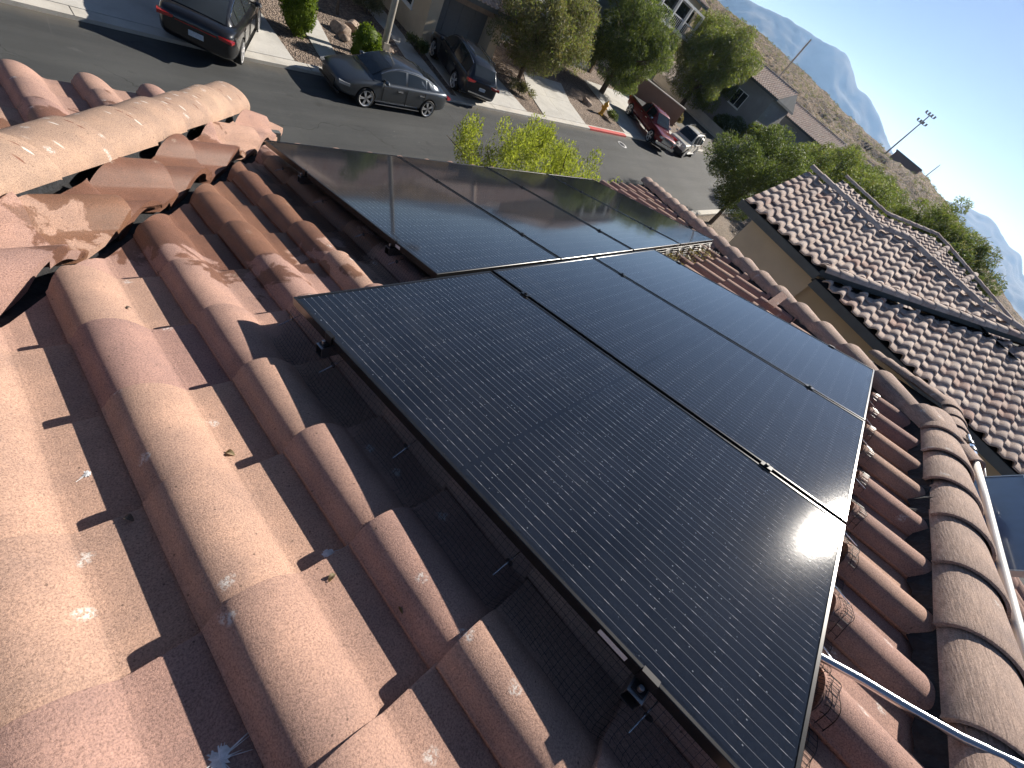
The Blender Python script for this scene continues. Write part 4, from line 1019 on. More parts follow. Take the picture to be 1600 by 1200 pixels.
# house with the garage across the street
h1_ = hroot('garage_house', (17, 24, gz(17)), 'tan stucco house with grey garage door across the street', 'houses across the street')
zg = gz(17)
ge = zg + 2.75
wchild(MB().box(15.6, 16.25, 19.75, 26.0, zg - 0.2, ge).build('wall', 'st_tan'), h1_)
wchild(MB().box(19.9, 20.5, 19.75, 26.0, zg - 0.2, ge).build('wall', 'st_tan'), h1_)
wchild(MB().box(16.251, 19.899, 19.75, 20.35, ge - 0.45, ge).build('lintel', 'beam'), h1_)
gd = wchild(MB().box(16.25, 19.9, 20.55, 20.62, zg - 0.1, ge - 0.4).build('garage_door', 'garage'), h1_)
for i in range(4):
    for k in range(4):
        xa = 16.34 + k * 0.89; za = zg + 0.18 + i * 0.53
        pn = MB().box(xa, xa + 0.78, 20.532, 20.548, za, za + 0.42).build('door_panel', 'garage'); pn.parent = gd
gable('garage_roof', h1_, 15.5, 20.6, 19.9, 25.8, ge + 0.02, math.atan(0.3), 'x', 0.4, 'nfield', True, 'st_tan', False, ge + 0.01)
gable('main_roof', h1_, 10.9, 21.6, 24.2, 33.0, -0.55, math.atan(0.31), 'x', 0.5, 'nfield', True, 'st_tan', True)
window(h1_, 'y', 12.0, 13.6, -2.6, -1.2, 24.2); window(h1_, 'y', 17.0, 18.8, -2.6, -1.3, 24.2); window(h1_, 'y', 12.2, 13.4, -5.0, -3.6, 24.2); window(h1_, 'x', 21.0, 22.4, zg + 1.0, zg + 2.2, 15.6)
h0_ = hroot('left_house', (2, 27, gz(2)), 'tan house behind the black sedan, seen mostly in reflection', 'houses across the street')
gable('roof', h0_, -6.5, 8.4, 23.6, 33.5, -0.5, math.atan(0.31), 'x', 0.5, 'nfield', True, 'st_beige', True)
window(h0_, 'y', -4, -2.4, -2.6, -1.2, 23.6); window(h0_, 'y', 4.2, 6, -2.6, -1.2, 23.6)
wchild(MB().box(3.0, 7.6, 23.52, 23.6, GZ0, GZ0 + 2.2).build('garage_door', 'garage'), h0_)
# blue-grey house and the house with the white balcony
h2_ = hroot('blue_grey_house', (31, 27, gz(31)), 'blue grey sided house with brown corner trim behind the big trees', 'houses across the street')
gable('roof', h2_, 24.5, 36.5, 24.5, 33.5, 0.2, math.atan(0.31), 'x', 0.5, 'nfield', True, 'st_blue', True)
wchild(MB().box(36.38, 36.62, 24.38, 24.62, gz(36) - 0.1, 0.05).build('corner_trim', 'beam'), h2_)
for i in range(11):
    z_ = gz(28) + 0.5 + i * 0.45
    wchild(MB().box(24.6, 36.35, 24.468, 24.499, z_, z_ + 0.40).build('siding_board', 'st_blue'), h2_)
window(h2_, 'y', 26.5, 28.4, -2.4, -0.9, 24.46); window(h2_, 'y', 31.6, 33.6, -2.4, -0.9, 24.46)
h3_ = hroot('balcony_house', (47, 30, gz(47)), 'pale house with white framed balcony high behind the trees', 'houses across the street')
gable('roof', h3_, 40.0, 52.5, 27.6, 36, 3.4, math.atan(0.3), 'x', 0.5, 'nfield', True, 'st_beige', True)
wchild(MB().box(43.8, 52.4, 26.55, 27.59, 0.42, 0.66).build('balcony_floor', 'white'), h3_)
for x in (43.9, 46.6, 49.3, 52.2):
    wchild(MB().box(x, x + 0.24, 26.52, 26.76, 0.661, 2.6).build('balcony_post', 'white'), h3_)
wchild(MB().box(43.8, 52.45, 26.54, 26.74, 2.601, 2.78).build('balcony_beam', 'white'), h3_)
for x in (44.07, 46.77, 49.47):
    wchild(MB().box(x, x + 2.52, 26.60, 26.68, 1.45, 1.55).build('balcony_rail', 'white'), h3_)
    for i in range(7): wchild(MB().box(x + 0.25 + i * 0.34, x + 0.28 + i * 0.34, 26.62, 26.66, 0.661, 1.449).build('baluster', 'white'), h3_)
wchild(MB().box(44.2, 52.0, 27.56, 27.598, 0.7, 2.5).build('glazing', 'pane'), h3_)
# brown garden wall beside the pickup, low rendered walls
bw = empty('garden_wall', (44, 21, gz(44))); tag(bw, 'brown stucco garden wall with pale cap beside the red pickup', 'wall')
def wallrun(par, A, B, z0f, h_, t_, mat, capm=None):
    A = Vector((A[0], A[1], 0)); B = Vector((B[0], B[1], 0)); X = (B - A).normalized(); Y = Vector((-X.y, X.x, 0)); L = (B - A).length
    M = frame_matrix(Vector((A.x, A.y, 0)), X, Y, Vector((0, 0, 1)))
    za, zb__ = z0f(A.x), z0f(B.x)
    vs = [M @ Vector(v) for v in [(0, -t_, za - .3), (L, -t_, zb__ - .3), (L, t_, zb__ - .3), (0, t_, za - .3), (0, -t_, za + h_), (L, -t_, zb__ + h_), (L, t_, zb__ + h_), (0, t_, za + h_)]]
    wchild(MB().add(vs, [(0, 3, 2, 1), (4, 5, 6, 7), (0, 1, 5, 4), (1, 2, 6, 5), (2, 3, 7, 6), (3, 0, 4, 7)]).build('wall_body', mat), par)
    if capm:
        c_ = 0.05
        vs = [M @ Vector(v) for v in [(-c_, -t_ - c_, za + h_ + .002), (L + c_, -t_ - c_, zb__ + h_ + .002), (L + c_, t_ + c_, zb__ + h_ + .002), (-c_, t_ + c_, za + h_ + .002), (-c_, -t_ - c_, za + h_ + .08), (L + c_, -t_ - c_, zb__ + h_ + .08), (L + c_, t_ + c_, zb__ + h_ + .08), (-c_, t_ + c_, za + h_ + .08)]]
        wchild(MB().add(vs, [(0, 3, 2, 1), (4, 5, 6, 7), (0, 1, 5, 4), (1, 2, 6, 5), (2, 3, 7, 6), (3, 0, 4, 7)]).build('wall_cap', capm), par)
wallrun(bw, (41.4, 23.6), (44.4, 18.6), gz, 1.7, 0.12, 'st_brown', 'kerbc')
lw = empty('retaining_wall', (58.5, 20, gz(58))); tag(lw, 'long low pale retaining wall at the end of the street', 'wall')
wallrun(lw, (58.4, 15.0), (58.6, 36.0), gz, 0.9, 0.1, 'kerbc', None)

# houses near the hill, rows of tiled roofs
h4_ = hroot('grey_house', (64, 20, gz(60)), 'grey walled house with pinkish tiled roof beyond the street end', 'houses below the hill')
gable('roof', h4_, 60.4, 68.6, 17.6, 29.5, 1.75, math.atan(0.32), 'y', 0.45, 'nfield', True, 'st_grey')
window(h4_, 'x', 20.2, 21.8, -1.2, 0.4, 60.4)
spec = [(71, 11.2, 80, 22, 1.2, 'two storey house with dark posts right of the grey house', 'st_grey'), (84, 8, 92, 19, 0.9, 'small tiled house below the hill, third along', 'st_beige'),
        (99, 9, 107, 20.5, 1.8, 'pale house with tiled roof at the foot of the hill', 'st_tan'), (116, 5, 126, 17, 2.4, 'distant house below the hill near the flood light', 'st_beige'), (66, 2.0, 74, 9.5, 0.6, 'tiled house half hidden by trees on the right', 'st_beige'), (98, -6, 106, 3.5, 2.2, 'distant tiled roof between the right hand trees', 'st_grey')]
for (xa, ya, xb, yb, ze, lb, wm) in spec:
    hh = hroot('hillside_house', (xa, (ya + yb) / 2, gz(xa)), lb, 'houses below the hill')
    gable('roof', hh, xa, xb, ya, yb, ze, math.atan(0.32), 'y', 0.45, 'nfield', True, wm, xa > 90)
    window(hh, 'x', ya + 1.2, ya + 2.6, ze - 2.1, ze - 0.7, xa); window(hh, 'x', yb - 3.4, yb - 1.6, ze - 2.1, ze - 0.7, xa)
# ------------------------------------------------------------------ cars
def loft(stations, close_ends=True):
    mb = MB(); n = len(stations[0]); vs = [v for st in stations for v in st]
    fs = [(i * n + k, i * n + (k + 1) % n, (i + 1) * n + (k + 1) % n, (i + 1) * n + k) for i in range(len(stations) - 1) for k in range(n)]
    fs += [tuple(range(n))[::-1], tuple((len(stations) - 1) * n + k for k in range(n))]
    mb.add(vs, fs); return mb
def interp(tab, x):
    if x <= tab[0][0]: return tab[0][1:]
    for a, b in zip(tab, tab[1:]):
        if x <= b[0]:
            t = (x - a[0]) / (b[0] - a[0]); t = t
            return tuple(p + (q - p) * t for p, q in zip(a[1:], b[1:]))
    return tab[-1][1:]
def wheel_pair(root, x, y, r, wd, rimmat, spokes=10):
    for s in (1, -1):
        M = Matrix.Translation((x, s * y, r)) @ Matrix.Rotation(R_(-90 * s), 4, 'X')
        wv = wd / 2
        ty = MB().lathe([(r * 0.74, -wv), (r * 0.92, -wv), (r * 0.985, -wv * 0.8), (r, -wv * 0.4), (r, wv * 0.4), (r * 0.985, wv * 0.8), (r * 0.92, wv), (r * 0.79, wv), (r * 0.77, wv * 0.6)], 28, M).build('wheel', 'tyre', root, True)
        MB().lathe([(0.001, wv * 0.05), (r * 0.77, wv * 0.05)], 24, M).build('brake_disc', 'rimdark', ty)
        rm = MB(); rm.lathe([(r * 0.71, wv * 0.3), (r * 0.72, wv * 0.86), (r * 0.80, wv * 1.01), (r * 0.80, wv * 0.3)], 28, M)
        for k in range(spokes):
            a = 2 * math.pi * (k // 2) / (spokes / 2) + (0.13 if k % 2 else -0.13)
            rm.box(r * 0.06, r * 0.74, -r * 0.05, r * 0.05, wv * 0.7, wv * 0.95, M @ Matrix.Rotation(a, 4, 'Z'))
        rm.lathe([(0.001, wv * 0.86), (r * 0.12, wv * 0.84), (r * 0.14, wv * 0.5)], 16, M)
        rm.build('rim', rimmat, ty)
def car(name, label, loc, heading, paint, P, group='parked cars', scale=1.0):
    root = empty(name, loc, heading); root.scale = (scale,) * 3
    root.rotation_euler = (0, -math.atan(0.035) * math.cos(heading) if loc[0] > 6 else 0, heading)
    tag(root, label, P.get('cat', 'car'), group)
    # lower body
    st = []
    for (x, w, zl, zb_, zd) in P['body']:
        h = [(0, zl), (0.55 * w, zl), (0.86 * w, zl + .01), (0.985 * w, zl + .10), (w, zl + (zb_ - zl) * .45), (0.992 * w, zl + (zb_ - zl) * .8), (0.955 * w, zb_), (0.84 * w, zd - .015), (0.45 * w, zd + .008), (0, zd + .015)]
        ring = [(x, y, z) for y, z in h] + [(x, -y, z) for y, z in h[-2:0:-1]]
        st.append(ring)
    bo = loft(st).build('body', paint, root, 'all')
    md = bo.modifiers.new('sub', 'SUBSURF'); md.levels = 2; md.render_levels = 2
    r, wy = P['r'], P['wy']
    cut = MB()
    for x in P['axles']:
        for s in (1, -1):
            M = Matrix.Translation((x, s * (wy + 0.02), r + 0.005)) @ Matrix.Rotation(R_(90), 4, 'X'); n = 28; rr = r * 1.14; q = MB()
            vs = [(rr * math.cos(2 * math.pi * k / n), rr * math.sin(2 * math.pi * k / n), z) for z in (-0.2, 0.2) for k in range(n)]
            cut.add([M @ Vector(v) for v in vs], [tuple(range(n))[::-1], tuple(range(n, 2 * n))] + [(k, (k + 1) % n, n + (k + 1) % n, n + k) for k in range(n)])
    me = cut.mesh('cutter'); bmc = bmesh.new(); bmc.from_mesh(me); bmesh.ops.recalc_face_normals(bmc, faces=bmc.faces); bmc.to_mesh(me); bmc.free()
    co = bpy.data.objects.new('arch_cutter', me); COL.objects.link(co); co.matrix_world = Matrix.Identity(4)
    # bake subdivision and wheel arches into the body mesh
    bo.parent = None
    bm2 = bo.modifiers.new('arch', 'BOOLEAN'); bm2.operation = 'DIFFERENCE'; bm2.object = co; bm2.solver = 'EXACT'
    bpy.context.view_layer.update()
    dg = bpy.context.evaluated_depsgraph_get(); ev = bo.evaluated_get(dg)
    nm = bpy.data.meshes.new_from_object(ev, depsgraph=dg)
    bo.modifiers.clear(); old = bo.data; bo.data = nm; bo.parent = root
    if not nm.materials: nm.materials.append(MT[paint])
    nm.polygons.foreach_set('use_smooth', [True] * len(nm.polygons)); nm.set_sharp_from_angle(angle=R_(50))
    bpy.data.objects.remove(co); bpy.data.meshes.remove(old)
    for x in P['axles']:
        MB().box(x - r * 1.12, x + r * 1.12, -wy + 0.14, wy - 0.14, 0.16, r * 2.0).build('arch_liner', 'black_rubber', root)
    for x in P['axles']: wheel_pair(root, x, wy - 0.06, r, 0.23, P.get('rim', 'rim'))
    # cabin
    cab = P['cabin']; zbelt = P['belt']; wb = P['cabw']
    st = []
    for (x, z, w) in cab:
        h = [(wb, zbelt - 0.06), (wb, zbelt), (w + 0.012, z - 0.05), (w * 0.93, z - 0.012), (w * 0.5, z + 0.006), (0, z + 0.012)]
        st.append([(x, y, q) for y, q in h] + [(x, -y, q) for y, q in h[-2::-1]])
    cb = MB(); n = len(st[0]); cb.add([v for s_ in st for v in s_], [(i * n + k, i * n + k + 1, (i + 1) * n + k + 1, (i + 1) * n + k) for i in range(len(st) - 1) for k in range(n - 1)] + [tuple(range(n)), tuple((len(st) - 1) * n + k for k in range(n))[::-1]])
    cb.build('cabin', paint, root, 'all')
    def top(x, t, off=0.006):      # t across the car, -1..1
        z, w = interp(cab, x); return (x, t * w * 0.92, z + 0.01 * (1 - t * t) + off)
    def glass(nm_, xs, off):
        m = MB(); k = 7; vs = []
        for x in xs:
            for i in range(k):
                t = -1 + 2 * i / (k - 1); p = Vector(top(x, t * 0.97)); vs.append(p + Vector(off))
        m.add(vs, [(a * k + i, a * k + i + 1, (a + 1) * k + i + 1, (a + 1) * k + i) for a in range(len(xs) - 1) for i in range(k - 1)]); m.build(nm_, 'cglass', root, 'all')
    a, b = P['ws']; glass('windscreen', np.linspace(a, b, 6), (0.008, 0, 0.004))
    if P.get('rw'): a, b = P['rw']; glass('rear_window', np.linspace(a, b, 6), (-0.008, 0, 0.004))
    for s in (1, -1):
        for (a, b) in P['side']:
            m = MB(); vs = []; k = 6
            for i in range(k):
                x = a + (b - a) * i / (k - 1); z, w = interp(cab, x)
                for t in (0.06, 0.5, 0.93):
                    vs.append((x, s * (wb + (w + 0.012 - wb) * t + 0.007), zbelt + (z - 0.05 - zbelt) * t))
            m.add(vs, [(3 * i + q, 3 * i + q + 1, 3 * i + 4 + q, 3 * i + 3 + q) for i in range(k - 1) for q in range(2)]); m.build('side_window', 'cglass', root, 'all')
        if P.get('trim'):
            a, b = P['side'][0][0], P['side'][-1][1]; tp = []
            for i in range(13):
                x = a + (b - a) * i / 12; z, w = interp(cab, x); tp.append((x, s * (w + 0.014 + 0.002), z - 0.045))
            MB().tube(tp, 0.012, 5).build('window_trim', 'chrome', root, 'all')
        mx, mz = P['mirror']
        bmM = Matrix.Translation((mx, s * (wb + 0.17), mz)) @ Matrix.Diagonal((0.10, 0.12, 0.075, 1))
        MB().lathe([(0.01, -1), (0.7, -0.75), (1, 0), (0.7, 0.75), (0.01, 1)], 10, bmM).box(-0.4, 0.2, -1.9 if s > 0 else 0.2, -0.2 if s > 0 else 1.9, -0.3, 0.1, bmM).build('mirror', P.get('mirror_mat', paint), root, True)
        for hx in P['handles']:
            hy_ = interp([(q[0], q[1]) for q in P['body']], hx)[0]
            MB().box(hx - 0.11, hx + 0.11, s * (hy_ * 0.992) - 0.012, s * (hy_ * 0.992) + 0.016 * s + 0.012, P['hz'] - 0.018, P['hz'] + 0.018).build('door_handle', P.get('hmat', 'chrome'), root)
        for sx in P['seams']:
            hy_ = interp([(q[0], q[1]) for q in P['body']], sx)[0]
            MB().box(sx - 0.005, sx + 0.005, s * hy_ - 0.012, s * hy_ + 0.004, 0.34, P['belt'] - 0.03).build('door_seam', 'black_rubber', root)
        for (nm_, x0, x1, y0, y1, z0, z1, mt, tilt) in P['lamps']:
            M = Matrix.Translation(((x0 + x1) / 2, s * (y0 + y1) / 2, (z0 + z1) / 2)) @ Matrix.Rotation(s * tilt, 4, 'Z')
            dx, dy, dz = (x1 - x0) / 2, (y1 - y0) / 2, (z1 - z0) / 2
            MB().add([M @ Vector(v) for v in [(-dx, -dy, -dz * .6), (dx, -dy, -dz * .6), (dx, dy, -dz * .8), (-dx, dy, -dz * .8), (-dx, -dy, dz * .7), (dx, -dy, dz * .6), (dx, dy, dz), (-dx, dy, dz)]], [(0, 3, 2, 1), (4, 5, 6, 7), (0, 1, 5, 4), (1, 2, 6, 5), (2, 3, 7, 6), (3, 0, 4, 7)]).build(nm_, mt, root)
    for (nm_, b, mt) in P.get('extra', []): MB().box(*b).build(nm_, mt, root)
    return root
SED = dict(body=[(-2.44, .66, .44, .80, .88), (-2.36, .84, .32, .95, 1.035), (-2.0, .915, .25, .985, 1.06), (-1.3, .93, .2, .975, 1.02), (0, .93, .19, .955, 1.0), (.9, .93, .19, .935, .985), (1.5, .92, .21, .87, .94), (2.05, .88, .25, .77, .83), (2.34, .77, .28, .66, .72), (2.45, .58, .36, .56, .62)],
    r=0.345, wy=0.885, axles=(-1.42, 1.43), belt=0.94, cabw=0.80,
    cabin=[(-2.05, 1.03, .66), (-1.7, 1.19, .62), (-1.3, 1.33, .59), (-.8, 1.43, .575), (-.2, 1.465, .57), (.25, 1.44, .575), (.7, 1.28, .61), (1.2, 1.0, .68)], ws=(0.36, 1.14), rw=(-1.98, -1.12),
    side=[(-1.62, -1.26), (-1.2, -0.33), (-0.23, 0.82)], trim=True, mirror=(0.72, 1.03), handles=(-0.98, 0.05), hz=0.80, seams=(-1.12, -0.28, 0.78),
    lamps=[('headlight', 2.02, 2.40, .56, .80, .60, .70, 'clear_lens', -0.45), ('tail_light', -2.45, -2.26, .46, .86, .80, .90, 'red_lens', 0.22)],
    extra=[('grille', (2.36, 2.455, -.42, .42, .34, .58), 'black_rubber'), ('front_intake', (2.36, 2.44, -.68, .68, .24, .31), 'black_rubber'), ('number_plate', (-2.462, -2.44, -.17, .17, .60, .73), 'plate'), ('light_bar', (-2.458, -2.43, -.46, .46, .83, .85), 'red_lens'), ('sill_trim', (-1.0, 1.0, -.935, .935, .20, .225), 'chrome')])
def on_ground(x, y, dz=0.0): return (x, y, gz(x) + dz)
car('black_sedan', 'black sedan parked nose-in on the driveway, rear towards the street', on_ground(5.55, 16.2, 0.075), math.atan2(.86, .51), 'p_black', SED)
car('grey_sedan', 'dark grey sedan with bright multi-spoke wheels parked along the kerb', on_ground(10.50, 14.22, 0.003), math.pi - 0.0, 'p_grey', SED, scale=0.95)
SUV = dict(body=[(-2.34, .70, .48, .86, .98), (-2.27, .86, .36, 1.02, 1.10), (-1.9, .93, .28, 1.04, 1.10), (-1.2, .94, .24, 1.03, 1.07), (0, .94, .23, 1.02, 1.05), (.9, .94, .23, 1.01, 1.05), (1.5, .93, .26, .97, 1.03), (2.0, .89, .30, .88, .94), (2.26, .80, .34, .74, .82), (2.36, .62, .42, .64, .70)],
    r=0.365, wy=0.885, axles=(-1.36, 1.42), belt=1.0, cabw=0.82, cat='suv',
    cabin=[(-2.3, 1.10, .66), (-2.16, 1.30, .64), (-1.9, 1.56, .60), (-1.2, 1.66, .59), (-.4, 1.69, .585), (.2, 1.65, .59), (.65, 1.46, .62), (1.2, 1.06, .70)], ws=(0.34, 1.13), rw=(-2.25, -1.95),
    side=[(-1.92, -1.32), (-1.24, -0.36), (-0.26, 0.78)], trim=True, mirror=(0.74, 1.10), handles=(-0.98, 0.05), hz=0.88, seams=(-1.15, -0.3, 0.76),
    lamps=[('headlight', 2.0, 2.32, .56, .82, .70, .80, 'clear_lens', -0.4), ('tail_light', -2.36, -2.20, .40, .88, .90, 1.02, 'red_lens', 0.22)],
    extra=[('grille', (2.26, 2.365, -.40, .40, .44, .68), 'black_rubber'), ('rear_bumper_trim', (-2.37, -2.30, -.66, .66, .50, .56), 'chrome'), ('number_plate', (-2.362, -2.34, -.16, .16, .70, .82), 'plate'), ('roof_rack', (-1.7, 0.0, .50, .53, 1.70, 1.73), 'chrome'), ('roof_rack', (-1.7, 0.0, -.53, -.50, 1.70, 1.73), 'chrome')])
car('dark_suv', 'dark navy suv parked on the driveway before the grey garage door', on_ground(16.1, 17.0, 0.125), math.atan2(.975, .22), 'p_navy', SUV)
JEEP = dict(body=[(-2.3, .80, .5, .95, 1.05), (-2.24, .90, .42, 1.06, 1.12), (-1.6, .93, .34, 1.07, 1.12), (0, .93, .32, 1.06, 1.10), (1.0, .93, .32, 1.05, 1.10), (1.6, .92, .34, 1.03, 1.09), (2.2, .88, .40, .98, 1.04), (2.3, .80, .48, .88, .94)],
    r=0.39, wy=0.88, axles=(-1.35, 1.4), belt=1.05, cabw=0.86, cat='suv',
    cabin=[(-2.22, 1.3, .74), (-2.12, 1.72, .70), (-1.4, 1.84, .68), (-.4, 1.86, .68), (.42, 1.82, .68), (.78, 1.56, .72), (1.14, 1.14, .78)], ws=(0.48, 1.08), rw=(-2.2, -2.1),
    side=[(-1.98, -1.2), (-1.1, -0.3), (-0.2, 0.72)], trim=False, mirror=(0.74, 1.16), handles=(-0.95, 0.0), hz=0.95, seams=(-1.15, -0.25, 0.8), hmat='rimdark',
    lamps=[('headlight', 2.18, 2.3, .50, .78, .80, .93, 'clear_lens', -0.1), ('tail_light', -2.32, -2.22, .70, .88, .85, 1.05, 'red_lens', 0.0)],
    extra=[('grille', (2.22, 2.315, -.46, .46, .62, .92), 'chrome'), ('bumper', (2.24, 2.36, -.86, .86, .44, .58), 'rimdark'), ('roof_rack', (-1.7, .1, .56, .60, 1.87, 1.92), 'rimdark'), ('roof_rack', (-1.7, .1, -.60, -.56, 1.87, 1.92), 'rimdark'), ('side_step', (-.9, .9, -.99, -.90, .36, .42), 'white'), ('side_step', (-.9, .9, .90, .99, .36, .42), 'white')])
car('cream_suv', 'boxy cream suv parked beside the red pickup', on_ground(39.3, 14.55, 0.004), math.atan2(-.14, -1.0), 'p_white', JEEP)
PICK = dict(body=[(-2.95, .86, .55, 1.02, 1.10), (-2.9, .95, .48, 1.12, 1.18), (-2.0, 1.0, .44, 1.13, 1.17), (-.6, 1.0, .42, 1.12, 1.16), (.6, 1.0, .42, 1.12, 1.16), (1.4, 1.0, .42, 1.12, 1.17), (2.2, .99, .45, 1.10, 1.16), (2.8, .95, .50, 1.04, 1.10), (2.95, .86, .56, .96, 1.02)],
    r=0.42, wy=0.93, axles=(-1.95, 1.95), belt=1.12, cabw=0.90, cat='pickup',
    cabin=[(-1.05, 1.16, .80), (-.92, 1.6, .74), (-.5, 1.84, .70), (.4, 1.88, .70), (.75, 1.82, .70), (1.1, 1.55, .74), (1.55, 1.18, .82)], ws=(0.82, 1.48), rw=(-1.03, -0.9),
    side=[(-0.85, -0.1), (0.0, 1.05)], trim=False, mirror=(1.05, 1.28), mirror_mat='chrome', handles=(-0.5, 0.35), hz=1.0, seams=(-0.95, -0.05, 1.1),
    lamps=[('headlight', 2.80, 2.97, .58, .88, .82, 1.0, 'clear_lens', -0.15), ('tail_light', -2.97, -2.88, .80, .95, .85, 1.1, 'red_lens', 0.0)],
    extra=[('grille', (2.9, 2.99, -.55, .55, .66, 1.0), 'chrome'), ('front_bumper', (2.88, 3.06, -.95, .95, .46, .64), 'chrome'), ('running_board', (-.8, 1.2, .96, 1.12, .46, .52), 'chrome'), ('running_board', (-.8, 1.2, -1.12, -.96, .46, .52), 'chrome'), ('bed_cover', (-2.85, -1.1, -.84, .84, 1.171, 1.20), 'black_rubber')])
car('red_pickup', 'dark red pickup with chrome grille, nose towards the street', on_ground(35.15, 16.25, 0.06), math.atan2(-.91, -.41), 'p_red', PICK)
car('far_silver_car', 'small silver car half hidden behind the trees on the right', on_ground(64.0, 11.5, 0.05), 2.6, 'p_silver', SED)

# ------------------------------------------------------------------ street furniture
lp = empty('street_lamp', (11.9, 17.05, gz(11.9) + 0.08)); tag(lp, 'tall tapered grey brown lamp post behind the grey sedan', 'street lamp')
MB().tube([(0, 0, 0), (0, 0, 0.25), (0, 0, 0.30), (0, 0, 8.4)], [0.20, 0.19, 0.135, 0.085], 14).build('post', 'metalpost', lp, True)
MB().tube([(0, 0, 8.3), (0, -0.5, 8.65), (0, -1.3, 8.72)], [0.06, 0.05, 0.045], 10).build('arm', 'metalpost', lp, True)
MB().box(-0.13, 0.13, -1.95, -1.2, 8.66, 8.80).build('lamp_head', 'metalpost', lp)
MB().box(-0.14, 0.14, -0.19, -0.14, 0.5, 0.75).build('hand_hole_cover', 'metalpost', lp)
hy_o = empty('fire_hydrant', on_ground(29.79, 17.26, 0.085)); tag(hy_o, 'yellow fire hydrant by the driveway past the red kerb', 'fire hydrant'); hy_o.scale = (1.25,) * 3
MB().lathe([(0.17, 0), (0.17, 0.05), (0.115, 0.06), (0.11, 0.5), (0.15, 0.51), (0.15, 0.55), (0.12, 0.62), (0.05, 0.70), (0.001, 0.71)], 16).build('barrel', 'yellow', hy_o, True)
for a in (0, 90, 180):
    MB().lathe([(0.06, 0.09), (0.06, 0.16), (0.075, 0.16), (0.075, 0.20), (0.001, 0.205)], 10, Matrix.Translation((0, 0, 0.38)) @ Matrix.Rotation(R_(a), 4, 'Z') @ Matrix.Rotation(R_(90), 4, 'Y')).build('outlet', 'yellow', hy_o, True)
MB().lathe([(0.03, 0.70), (0.03, 0.76), (0.001, 0.765)], 6).build('top_nut', 'yellow', hy_o)
def pole(name, label, base, h_, r, heads):
    t = empty(name, base); tag(t, label, 'pole')
    MB().tube([(0, 0, 0), (0, 0, h_)], [r, r * 0.6], 8).build('mast', 'metalpost', t, True)
    for (dz, wd) in heads:
        c = MB().box(-0.1, 0.1, -wd, wd, h_ - dz - 0.08, h_ - dz + 0.08).build('cross_arm', 'metalpost', t)
        k = 4
        for i in range(k):
            y = -wd + 2 * wd * i / (k - 1); MB().box(-0.45, 0.25, y - 0.35, y + 0.35, h_ - dz + 0.1, h_ - dz + 0.85).build('flood_lamp', 'metalpost', c)
    return t
pole('wooden_pole', 'plain dark pole standing above the grey house roof', (70.6, 22.35, -4.2), 12.0, 0.17, [])
pole('flood_light_mast', 'flood light mast with two rows of lamps on the hill crest', (247, 23.5, 10.0), 18.0, 0.35, [(0.3, 1.9), (3.2, 1.9)])
pole('hill_post', 'short bare post on the hill crest at right', (258, 6.6, 12.0), 8.2, 0.25, [])

# ------------------------------------------------------------------ plants
def cloud(name, mat, par, centers, n, ln, wd, droop=0.0, seed=1, shell=0.55):
    r = np.random.RandomState(seed)
    cs = np.array([c[:3] for c in centers], float); rad = np.array([c[3] if len(c) == 4 else 0 for c in centers], float)
    R3 = np.array([[c[3]] * 3 if len(c) == 4 else c[3:6] for c in centers], float)
    wts = (R3.prod(1)) ** (2 / 3.0); wts /= wts.sum()
    ci = r.choice(len(cs), n, p=wts)
    d = r.normal(size=(n, 3)); d /= np.linalg.norm(d, axis=1)[:, None]
    q = shell + (1 - shell) * r.rand(n) ** 0.8
    q = np.where(r.rand(n) < 0.12, q * 1.12, q)
    P = cs[ci] + d * R3[ci] * q[:, None]
    ax = r.normal(size=(n, 3)) + d * 0.9; ax[:, 2] -= droop * 2.2; ax /= np.linalg.norm(ax, axis=1)[:, None]
    sd = np.cross(ax, r.normal(size=(n, 3))); sd /= np.linalg.norm(sd, axis=1)[:, None] + 1e-9
    L = ln * (0.6 + 0.8 * r.rand(n))[:, None]; Wd = wd * (0.6 + 0.8 * r.rand(n))[:, None]
    nr = np.cross(ax, sd)
    V = np.stack([P - ax * L * .5, P + sd * Wd * .5 + nr * Wd * .2, P + ax * L * .5, P - sd * Wd * .5 + nr * Wd * .2], 1).reshape(-1, 3)
    F = np.arange(n * 4).reshape(-1, 4)
    me = bpy.data.meshes.new(name); me.vertices.add(n * 4); me.vertices.foreach_set('co', V.ravel())
    me.loops.add(n * 4); me.loops.foreach_set('vertex_index', F.ravel().astype(np.int32))
    me.polygons.add(n); me.polygons.foreach_set('loop_start', np.arange(0, n * 4, 4, dtype=np.int32)); me.polygons.foreach_set('loop_total', np.full(n, 4, dtype=np.int32))
    me.update(); me.validate()
    o = link(name, me, mat, par); o['kind'] = 'stuff'; return o
def crown_clumps(rx, ry, rz, zc, n, cr, seed, squash=0.8):
    r = random.Random(seed); out = []
    for i in range(n):
        while True:
            p = [r.uniform(-1, 1) for _ in range(3)]
            l = math.sqrt(sum(a * a for a in p))
            if 0.25 < l < 1: break
        k = r.uniform(0.7, 1.3) * cr
        out.append((p[0] * rx, p[1] * ry, zc + p[2] * rz, k, k, k * squash))
    return out
